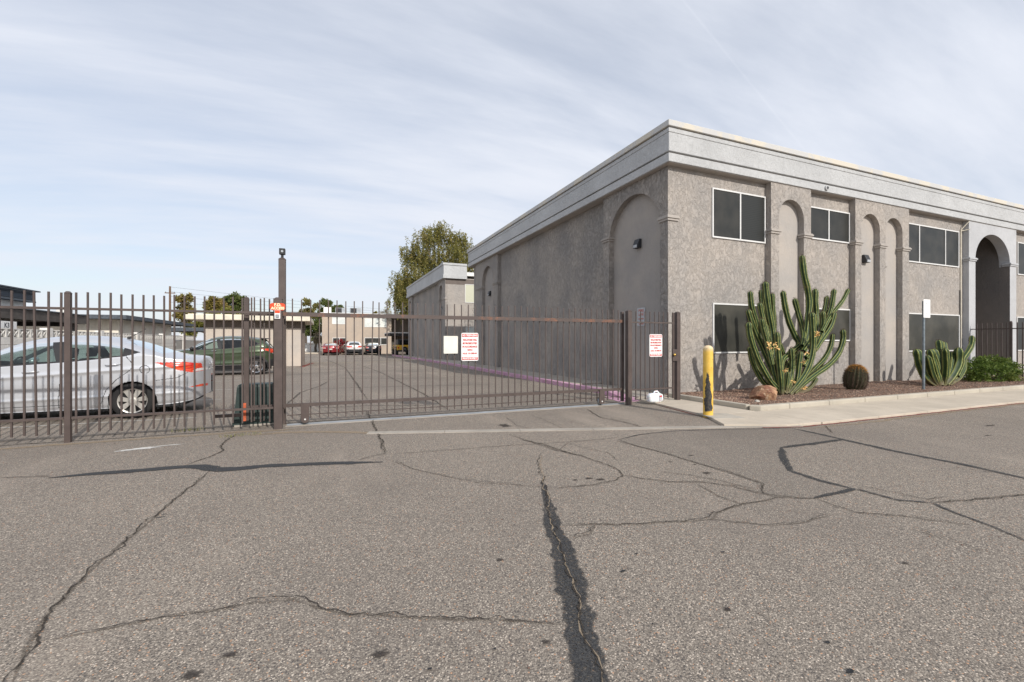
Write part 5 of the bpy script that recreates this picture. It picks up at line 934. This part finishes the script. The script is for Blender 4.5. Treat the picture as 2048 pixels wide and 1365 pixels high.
    ii = [i for i in range(nx) if S['cab'][0]+.55 < xs[i] < S['cab'][1]+.12][::max(1, int(.06/res))]; jr = list(range(M1+int(M2*.42), M, max(1, int(.05/res))))+[M-1]; hm = MB(); kk = 2*len(jr)
    for i in ii: hm.v += [(float(G_[i, j, 0]), float(G_[i, j, 1])*.97, float(G_[i, j, 2])-.03) for j in jr]+[(float(G_[i, j, 0]), -float(G_[i, j, 1])*.97, float(G_[i, j, 2])-.03) for j in jr[::-1]]
    hm.e = [1.]*len(hm.v); hm.f = [(a*kk+b, a*kk+b+1, (a+1)*kk+b+1, (a+1)*kk+b) for a in range(len(ii)-1) for b in range(kk-1)]; hm.mi = [0]*len(hm.f); hm.build('headliner', 'seat_fabric', root, smooth=True, off=(0, 0, 0))
    for s in (-1, 1):
        dF = mk('doorF', (s,), root); dR = mk('doorR', (s,), root)
        mk('glassF', (s,), dF or root); mk('glassR', (s,), dR or root); 
        for nm in ('trim', 'quarter', 'tail', 'clear', 'head', 'reflector'): mk(nm, (s,), root)
        for (hx, hz, dd) in S.get('handles', []):
            yb = -float(np.interp(hx, xs, Wx))*.985 if s < 0 else float(np.interp(hx, xs, Wx))*.985; d = dF if dd == 'F' else dR; m = MB(); m.tube([(hx-.10, yb, hz), (hx-.07, yb+s*.028, hz+.004), (hx+.05, yb+s*.03, hz+.012), (hx+.10, yb, hz+.016)], [.012, .015, .015, .012], 8); m.build('handle', S.get('handle_mat', S['paint']), d or root, smooth=True, off=(0, 0, 0))
    # wheels with tyre and spoked rim
    wr, tw = S['wr'], .20
    for ax_ in S['axles']:
        for s in (-1, 1):
            yc = s*(HW-.115); rr_ = wr*S.get('rimk', .68); m = MB().lathe([(rr_, -tw/2+.012), (wr*.93, -tw/2), (wr*.985, -tw/2+.03), (wr, -tw/4), (wr, tw/4), (wr*.985, tw/2-.03), (wr*.93, tw/2), (rr_, tw/2-.012)], 36, (ax_, yc, wr), 'y', caps=False); tyre = m.build('wheel', 'tyre', root, smooth=True, off=(0, 0, 0))
            yo = yc+s*(tw/2-.015); m = MB().lathe([(rr_*.90, -.05*s), (rr_*.93, 0), (rr_*1.0, .008*s), (rr_*1.01, -.004*s)], 36, (ax_, yo, wr), 'y'); ns = S.get('spokes', 6)
            m.f = m.f[:-2]; m.mi = m.mi[:-2]
            for k in range(ns):
                a = 2*math.pi*(k+.25)/ns
                def fn(p, q_, d): return (ax_+p*math.cos(a)-q_*math.sin(a), yo+d, wr+p*math.sin(a)+q_*math.cos(a))
                wi, wo_ = S.get('spw', (.030, .052)); m.prism([(.035, -wi), (rr_*.95, -wo_), (rr_*.95, wo_), (.035, wi)], fn, -.02*s, -.002*s)
            m.lathe([(.062, -.02*s), (.062, .004*s), (.04, .008*s)], 16, (ax_, yo, wr), 'y'); m.build('rim', S.get('rim_mat', 'alloy'), tyre, off=(0, 0, 0)); MB().lathe([(rr_*.9, -.055*s), (rr_*.9, -.05*s)], 24, (ax_, yo, wr), 'y').build('brake', 'alloy_dark', tyre, off=(0, 0, 0))
            m = MB(); nn = 16; rad = S['arch']+.004; ps = [(ax_+rad*math.cos(math.pi*k/nn), wr+rad*math.sin(math.pi*k/nn)) for k in range(nn+1)]; ps = [(ps[0][0], .14)]+ps+[(ps[-1][0], .14)]
            for (p, q_) in zip(ps, ps[1:]): m.quad((p[0], s*(HW-.02)*.97, p[1]), (q_[0], s*(HW-.02)*.97, q_[1]), (q_[0], s*.42, q_[1]), (p[0], s*.42, p[1]))
            m.build('wheel_well', 'interior', root, off=(0, 0, 0))
    # floor, cabin and seats
    cw = HW-.10; m = MB(); m.box(.35, L_-.3, -cw, cw, .17, .24); m.box(S['cab'][0], S['cab'][1], -cw+.02, cw-.02, .24, .45); m.box(S['cab'][0]-.1, S['cab'][0]+.28, -cw+.02, cw-.02, .45, S['beltz']-.02); m.box(S['cab'][1]-.15, S['cab'][1]+.3, -cw+.04, cw-.04, .45, S['beltz']+.02); m.build('cabin_floor', 'interior', root, off=(0, 0, 0), bevel=.02)
    for s in (-1, 1):
        m = MB(); m.box(S['cab'][0]-.05, S['cab'][1], s*(cw-.02)-.02, s*(cw-.02)+.02, .3, S['beltz']-.06); m.build('door_lining', 'interior', root, off=(0, 0, 0))
    sx = S['seat']
    for y in (-.36, .36):
        m = MB(); m.prism([(sx-.45, .52), (sx, .50), (sx+.22, 1.02), (sx+.10, 1.05), (sx-.06, .62), (sx-.45, .64)], lambda a, z, d: (a, d, z), y-.24, y+.24); st_ = m.build('seat', 'seat_fabric', root, bevel=.04, off=(0, 0, 0)); MB().prism([(sx+.14, 1.07), (sx+.24, 1.06), (sx+.27, 1.23), (sx+.18, 1.25)], lambda a, z, d: (a, d, z), y-.13, y+.13).build('headrest', 'seat_fabric', st_, bevel=.035, off=(0, 0, 0))
    m = MB(); m.prism([(sx+.55, .5), (sx+1.0, .5), (sx+1.22, 1.0), (sx+1.08, 1.02), (sx+.95, .62), (sx+.55, .64)], lambda a, z, d: (a, d, z), -.62, .62); st_ = m.build('rear_bench', 'seat_fabric', root, bevel=.04, off=(0, 0, 0))
    for y in (-.38, .38): MB().prism([(sx+1.06, 1.0), (sx+1.16, 1.0), (sx+1.18, 1.19), (sx+1.10, 1.2)], lambda a, z, d: (a, d, z), y-.14, y+.14).build('headrest', 'seat_fabric', st_, bevel=.035, off=(0, 0, 0))
    m = MB(); cx_, cz_ = sx-.52, .92; pts = [(cx_+.09*math.sin(a)*.6, -.36+.18*math.cos(a), cz_+.17*math.sin(a)) for a in np.linspace(0, 2*math.pi, 17)]; m.tube(pts, .014, 6, caps=False); m.build('steering_wheel', 'interior', root, off=(0, 0, 0))
    for s in (-1, 1):
        mx_, mz_ = S['mirror']; yb = HW*.97; m = MB(); m.tube([(mx_+.06, s*yb*.93, mz_-.04), (mx_, s*(yb+.06), mz_), (mx_+.01, s*(yb+.17), mz_+.01)], [.05, .075, .05], 8); m.build('mirror', S.get('mirror_mat', S['paint']), root, smooth=True, off=(0, 0, 0))
    pz = S['plate']; MB().box(L_-.035+pz[1], L_+.004+pz[1], -.20, .20, pz[0]-.09, pz[0]+.10).build('plate_recess', 'car_trim', root, off=(0, 0, 0), bevel=.01); pl = MB().box(L_+.0045+pz[1], L_+.010+pz[1], -.155, .155, pz[0]-.075, pz[0]+.075).build('licence_plate', 'plate_white', root, off=(0, 0, 0)); MB().box(L_+.0105+pz[1], L_+.012+pz[1], -.15, .15, pz[0]-.07, pz[0]-.045).build('plate_band', 'sign_faded_red', pl, off=(0, 0, 0))
    return root, xs, Wx
sedan = dict(L=4.37, W=1.72, res=.009, paint='paint_silver', endp=15,
    top=[(0, .70), (.12, .78), (.5, .87), (.95, .97), (1.05, 1.0), (1.35, 1.165), (1.75, 1.365), (2.05, 1.44), (2.4, 1.465), (2.8, 1.445), (3.15, 1.375), (3.45, 1.27), (3.75, 1.145), (3.95, 1.10), (4.2, 1.075), (4.29, 1.06), (4.33, .98), (4.37, .80)],
    bot=[(0, .24), (.3, .2), (1.2, .19), (3, .19), (3.8, .22), (4.2, .27), (4.37, .36)], belt=[(0, .66), (.6, .80), (1.0, .90), (1.6, .935), (2.5, 1.0), (3.2, 1.075), (3.6, 1.10), (4.1, 1.02), (4.37, .74)],
    crease=[([.6, 4.3], [.70, .93], .016, .03), ([.9, 3.9], [.36, .42], .012, .025), ([.9, 3.9], [.50, .56], -.010, .07)], tumble=.25, boxy=4.5,
    window=[(.98, .935), (1.3, 1.10), (1.65, 1.255), (2.0, 1.345), (2.4, 1.385), (2.8, 1.365), (3.15, 1.29), (3.47, 1.165), (3.25, 1.095), (2.5, 1.005), (1.6, .94)], pillars=[(2.30, 2.47, -.35)], rear_split=2.42, quarter=3.22, rim=.022,
    windshield=(1.08, 1.72, .66, .53), rearwin=(3.17, 3.74, .50, .60), tail=[(3.68, .98), (4.10, .98), (4.30, .945), (4.325, .80), (4.20, .785), (4.00, .84)], tailwrap=(4.25, .81, .94, .60), tailclear=[(4.20, .80), (4.42, .815), (4.42, .86), (4.26, .85)], reflector=[(4.16, .515), (4.42, .50), (4.42, .545), (4.30, .55)], hl=[(.0, .62), (.25, .66), (.62, .80), (.55, .83), (.1, .75)],
    axles=(.79, 3.36), wr=.312, arch=.345, doors=[('doorF', [(1.05, .24), (1.05, .9), (1.0, .95), (1.8, 1.42), (2.36, 1.42), (2.42, .9), (2.36, .24)]), ('doorR', [(2.36, .24), (2.42, .9), (2.36, 1.42), (2.9, 1.40), (3.24, 1.26), (3.30, 1.09), (3.37, .95), (3.34, .86), (3.15, .70), (3.0, .52), (2.93, .30), (2.88, .24)])],
    seams=[[(2.36, .24), (2.42, .9), (2.40, 1.0)], [(3.24, 1.13), (3.30, 1.05), (3.375, .95), (3.34, .86), (3.15, .70), (3.0, .52), (2.93, .30), (2.88, .24)], [(1.06, .24), (1.05, .9)], [(3.7, .66), (4.0, .70), (4.15, .79)], [(2.5, .28), (1.1, .27)]], fuel=(3.54, .86, .07), handles=[(2.03, .845, 'F'), (3.09, .945, 'R')], cab=(1.15, 3.25), beltz=.93, seat=2.15, mirror=(1.25, 1.0), plate=(.76, -.015), spokes=7, spw=(.028, .046), rimk=.69)
sd, sxs, sW = car('parked_sedan', 'silver sedan parked behind the left picket fence', (-6.52, 10.6, 0), 0, sedan)
# antenna, badge and lid lip of the silver sedan
MB().tube([(3.02, 0, 1.41), (3.10, 0, 1.45)], [.03, .015], 8).build('antenna_base', 'car_trim', sd, off=(0, 0, 0)); MB().tube([(3.06, 0, 1.43), (3.30, 0, 1.60)], .005, 6).build('antenna', 'car_trim', sd, off=(0, 0, 0))
m = MB(); m.tube([(4.362+.004*math.cos(a*2), .055*math.cos(a), .94+.032*math.sin(a)) for a in np.linspace(0, 2*math.pi, 21)], .006, 6, caps=False); m.tube([(4.366, -.02, .92), (4.366, -.012, .96)], .006, 6); m.tube([(4.366, .012, .92), (4.366, .02, .96)], .006, 6); m.tube([(4.366, -.016, .935), (4.366, .016, .945)], .006, 6); m.build('badge', 'chrome', sd, off=(0, 0, 0))
suv = dict(sedan, L=4.29, W=1.78, res=.02, paint='paint_green', endp=13, top=[(0, .74), (.12, .88), (.6, .99), (1.1, 1.06), (1.25, 1.11), (1.6, 1.32), (1.95, 1.50), (2.3, 1.575), (2.7, 1.595), (3.2, 1.575), (3.6, 1.525), (3.85, 1.46), (4.05, 1.27), (4.18, 1.12), (4.25, 1.02), (4.29, .85)],
    bot=[(0, .32), (.3, .26), (1.2, .25), (3, .25), (3.8, .28), (4.2, .33), (4.29, .42)], belt=[(0, .70), (.6, .90), (1.1, .97), (1.6, 1.0), (2.6, 1.05), (3.4, 1.14), (3.9, 1.16), (4.2, 1.0), (4.29, .8)], crease=[([.5, 4.2], [.78, .98], .016, .035), ([1.2, 3.4], [.44, .50], .016, .04), ([1.2, 3.4], [.60, .66], -.012, .08)],
    window=[(1.2, 1.0), (1.5, 1.18), (1.85, 1.37), (2.2, 1.46), (2.7, 1.495), (3.2, 1.47), (3.5, 1.40), (3.75, 1.26), (3.55, 1.17), (2.6, 1.07)], pillars=[(2.28, 2.40, -.25), (3.10, 3.16, -.15)], rear_split=2.35, quarter=3.62, glassR='auto_glass_dark', rearglass='auto_glass_dark', windshield=(1.3, 1.95, .68, .56), rearwin=(3.86, 4.16, .50, .60),
    tail=[(3.74, 1.055), (4.05, 1.07), (4.4, 1.05), (4.4, .86), (4.2, .88), (4.0, .98)], tailwrap=(4.1, .90, 1.06, .45), tailclear=[(4.18, .86), (4.4, .86), (4.4, .90), (4.2, .91)], reflector=[(4.2, .5), (4.4, .5), (4.4, .54), (4.25, .54)], hl=[(0, .7), (.3, .74), (.7, .9), (.6, .93), (.1, .86)], axles=(.98, 3.62), wr=.335, arch=.375, clad=.40,
    doors=[('doorF', [(1.25, .4), (1.25, .95), (1.2, 1.0), (1.9, 1.52), (2.34, 1.52), (2.40, 1.0), (2.36, .4)]), ('doorR', [(2.36, .4), (2.40, 1.0), (2.34, 1.52), (3.2, 1.5), (3.35, 1.2), (3.35, .95), (3.2, .8), (3.15, .4)])], seams=[[(2.36, .4), (2.40, 1.05)], [(3.35, 1.15), (3.35, .95), (3.2, .8), (3.15, .4)], [(1.25, .4), (1.25, .95)]], handles=[(2.15, .98, 'F')], handle_mat='chrome', cab=(1.35, 3.7), beltz=1.0, seat=2.2, mirror=(1.42, 1.08), mirror_mat='car_trim', plate=(.80, -.01), spokes=5, spw=(.03, .05), rim_mat='chrome', rimk=.72, rearblack=(4.1, .3, .62, .8)); suv.pop('fuel')
sv, _, _ = car('parked_crossover', 'dark green compact crossover parked beside the utility building', (-6.31, 21.72, 0), 0, suv)
MB().box(1.45, 3.15, -.905, -.885, .40, .425).build('sill_strip', 'chrome', sv, off=(0, 0, 0)); MB().prism([(3.70, 1.52), (3.98, 1.50), (4.0, 1.47), (3.8, 1.46)], lambda a, z, d: (a, d, z), -.56, .56).build('roof_spoiler', 'car_trim', sv, off=(0, 0, 0), bevel=.01)
FC = dict(res=.05, rim=.03)
red = dict(sedan, **FC, paint='paint_red', L=4.5, W=1.80, rearwin=(3.2, 3.8, .50, .62), glassF='auto_glass_dark', glassR='auto_glass_dark', rearglass='auto_glass_rear', plate=(.70, -.01)); red['top'] = [(p[0]*4.5/4.37, p[1]) for p in sedan['top']]; red.pop('fuel')
navy = dict(red, paint='paint_navy', W=1.84, plate=(.80, -.01))
wsuv = dict(suv, **FC, paint='paint_white', L=4.29, W=1.82, rearblack=(4.0, .3, .68, .9)); wsuv['top'] = [(p[0], p[1]*1.03) for p in suv['top']]
for S_, px, nm, lb in ((red, 661, 'parked_hatchback', 'dark red car parked nose-in beside the red shrub, leftmost of three'), (wsuv, 704, 'parked_crossover', 'white crossover parked nose-in, middle of three by the far block'), (navy, 741, 'parked_sedan', 'dark navy sedan parked nose-in, rightmost of three by the far block')):
    g_ = onG(px, 708.5, -.2); S_['group'] = 'cars parked nose-in at the far block'; car(nm, lb, (g_[0], 58.6, gz(56)), R(-90), S_)   # nose towards +v: the tail is local x = L
for o in [q for q in bpy.data.objects if q.parent is None and q.get('group') == 'cars parked nose-in at the far block']: o.location.y = 54.4+4.4
# yellow off-roader under its shade roof, seen from behind
jp = empty('off_roader', (7.6, 48.6, gz(50)), 'yellow open off-road vehicle with black top under a shade roof beside the second block', 'car'); zg = gz(50); ju = 7.6; jv = 48.2
MB().box(ju-.78, ju+.78, jv, jv+3.4, zg+.62, zg+1.2).build('body', 'paint_yellow', jp, bevel=.05); MB().prism([(jv+.02, 1.205), (jv+2.1, 1.205), (jv+1.9, 1.82), (jv+.1, 1.80)], lambda a, z, d: (d, a, z+zg), ju-.70, ju+.70).build('soft_top', 'black_plastic', jp, bevel=.05); MB().box(ju-.5, ju+.5, jv+.0, jv+.03, zg+1.25, zg+1.68).build('rear_window', 'auto_glass_dark', jp); MB().box(ju-.72, ju+.72, jv-.18, jv-.02, zg+.48, zg+.66).build('bumper', 'black_plastic', jp, bevel=.03)
for s in (-1, 1):
    for vv_ in (.62, 2.9): ty = MB().lathe([(.24, -.13), (.38, -.13), (.40, -.08), (.40, .08), (.38, .13), (.24, .13)], 24, (0, 0, 0), 'y').mesh('wheel', 'tyre', smooth=True); inst('wheel', ty, (ju+s*.74-jp.location.x, jv+vv_-jp.location.y, .40), jp, (0, 0, R(90)))
    MB().prism([(jv+.15, .95), (jv+.35, 1.02), (jv+.95, 1.02), (jv+1.15, .85)], lambda a, z, d: (d, a, z+zg), ju+s*.88-.13, ju+s*.88+.13).build('fender', 'black_plastic', jp); MB().box(ju+s*.66-.07, ju+s*.66+.07, jv-.02, jv+.02, zg+.82, zg+1.0).build('tail_light', 'tail_red', jp)
sw_ = MB().lathe([(.0, -.02), (.16, -.02), (.26, -.03), (.29, .0), (.29, .16), (.2, .18)], 24, (ju, jv-.24, zg+.74), 'y').build('spare_wheel', 'tyre', jp); MB().lathe([(.07, -.03), (.05, -.035)], 12, (ju, jv-.24, zg+.78), 'y').build('hub_badge', 'grey_metal', sw_)
cs = empty('shade_roof', (9, 50.5, gz(50)), 'flat shade roof with black fascia over the yellow off-road vehicle', 'carport'); MB().box(6.2, 16, 49.2, 54, 2.0, 2.28).build('roof', 'carport_dark', cs); MB().box(6.15, 16.05, 49.15, 54.05, 2.28, 2.36).build('roof_sheet', 'white_paint', cs)
for u in (6.4, 11, 15.6): MB().box(u, u+.12, 53.6, 53.72, -.3, 2.0).build('post', 'carport_dark', cs)
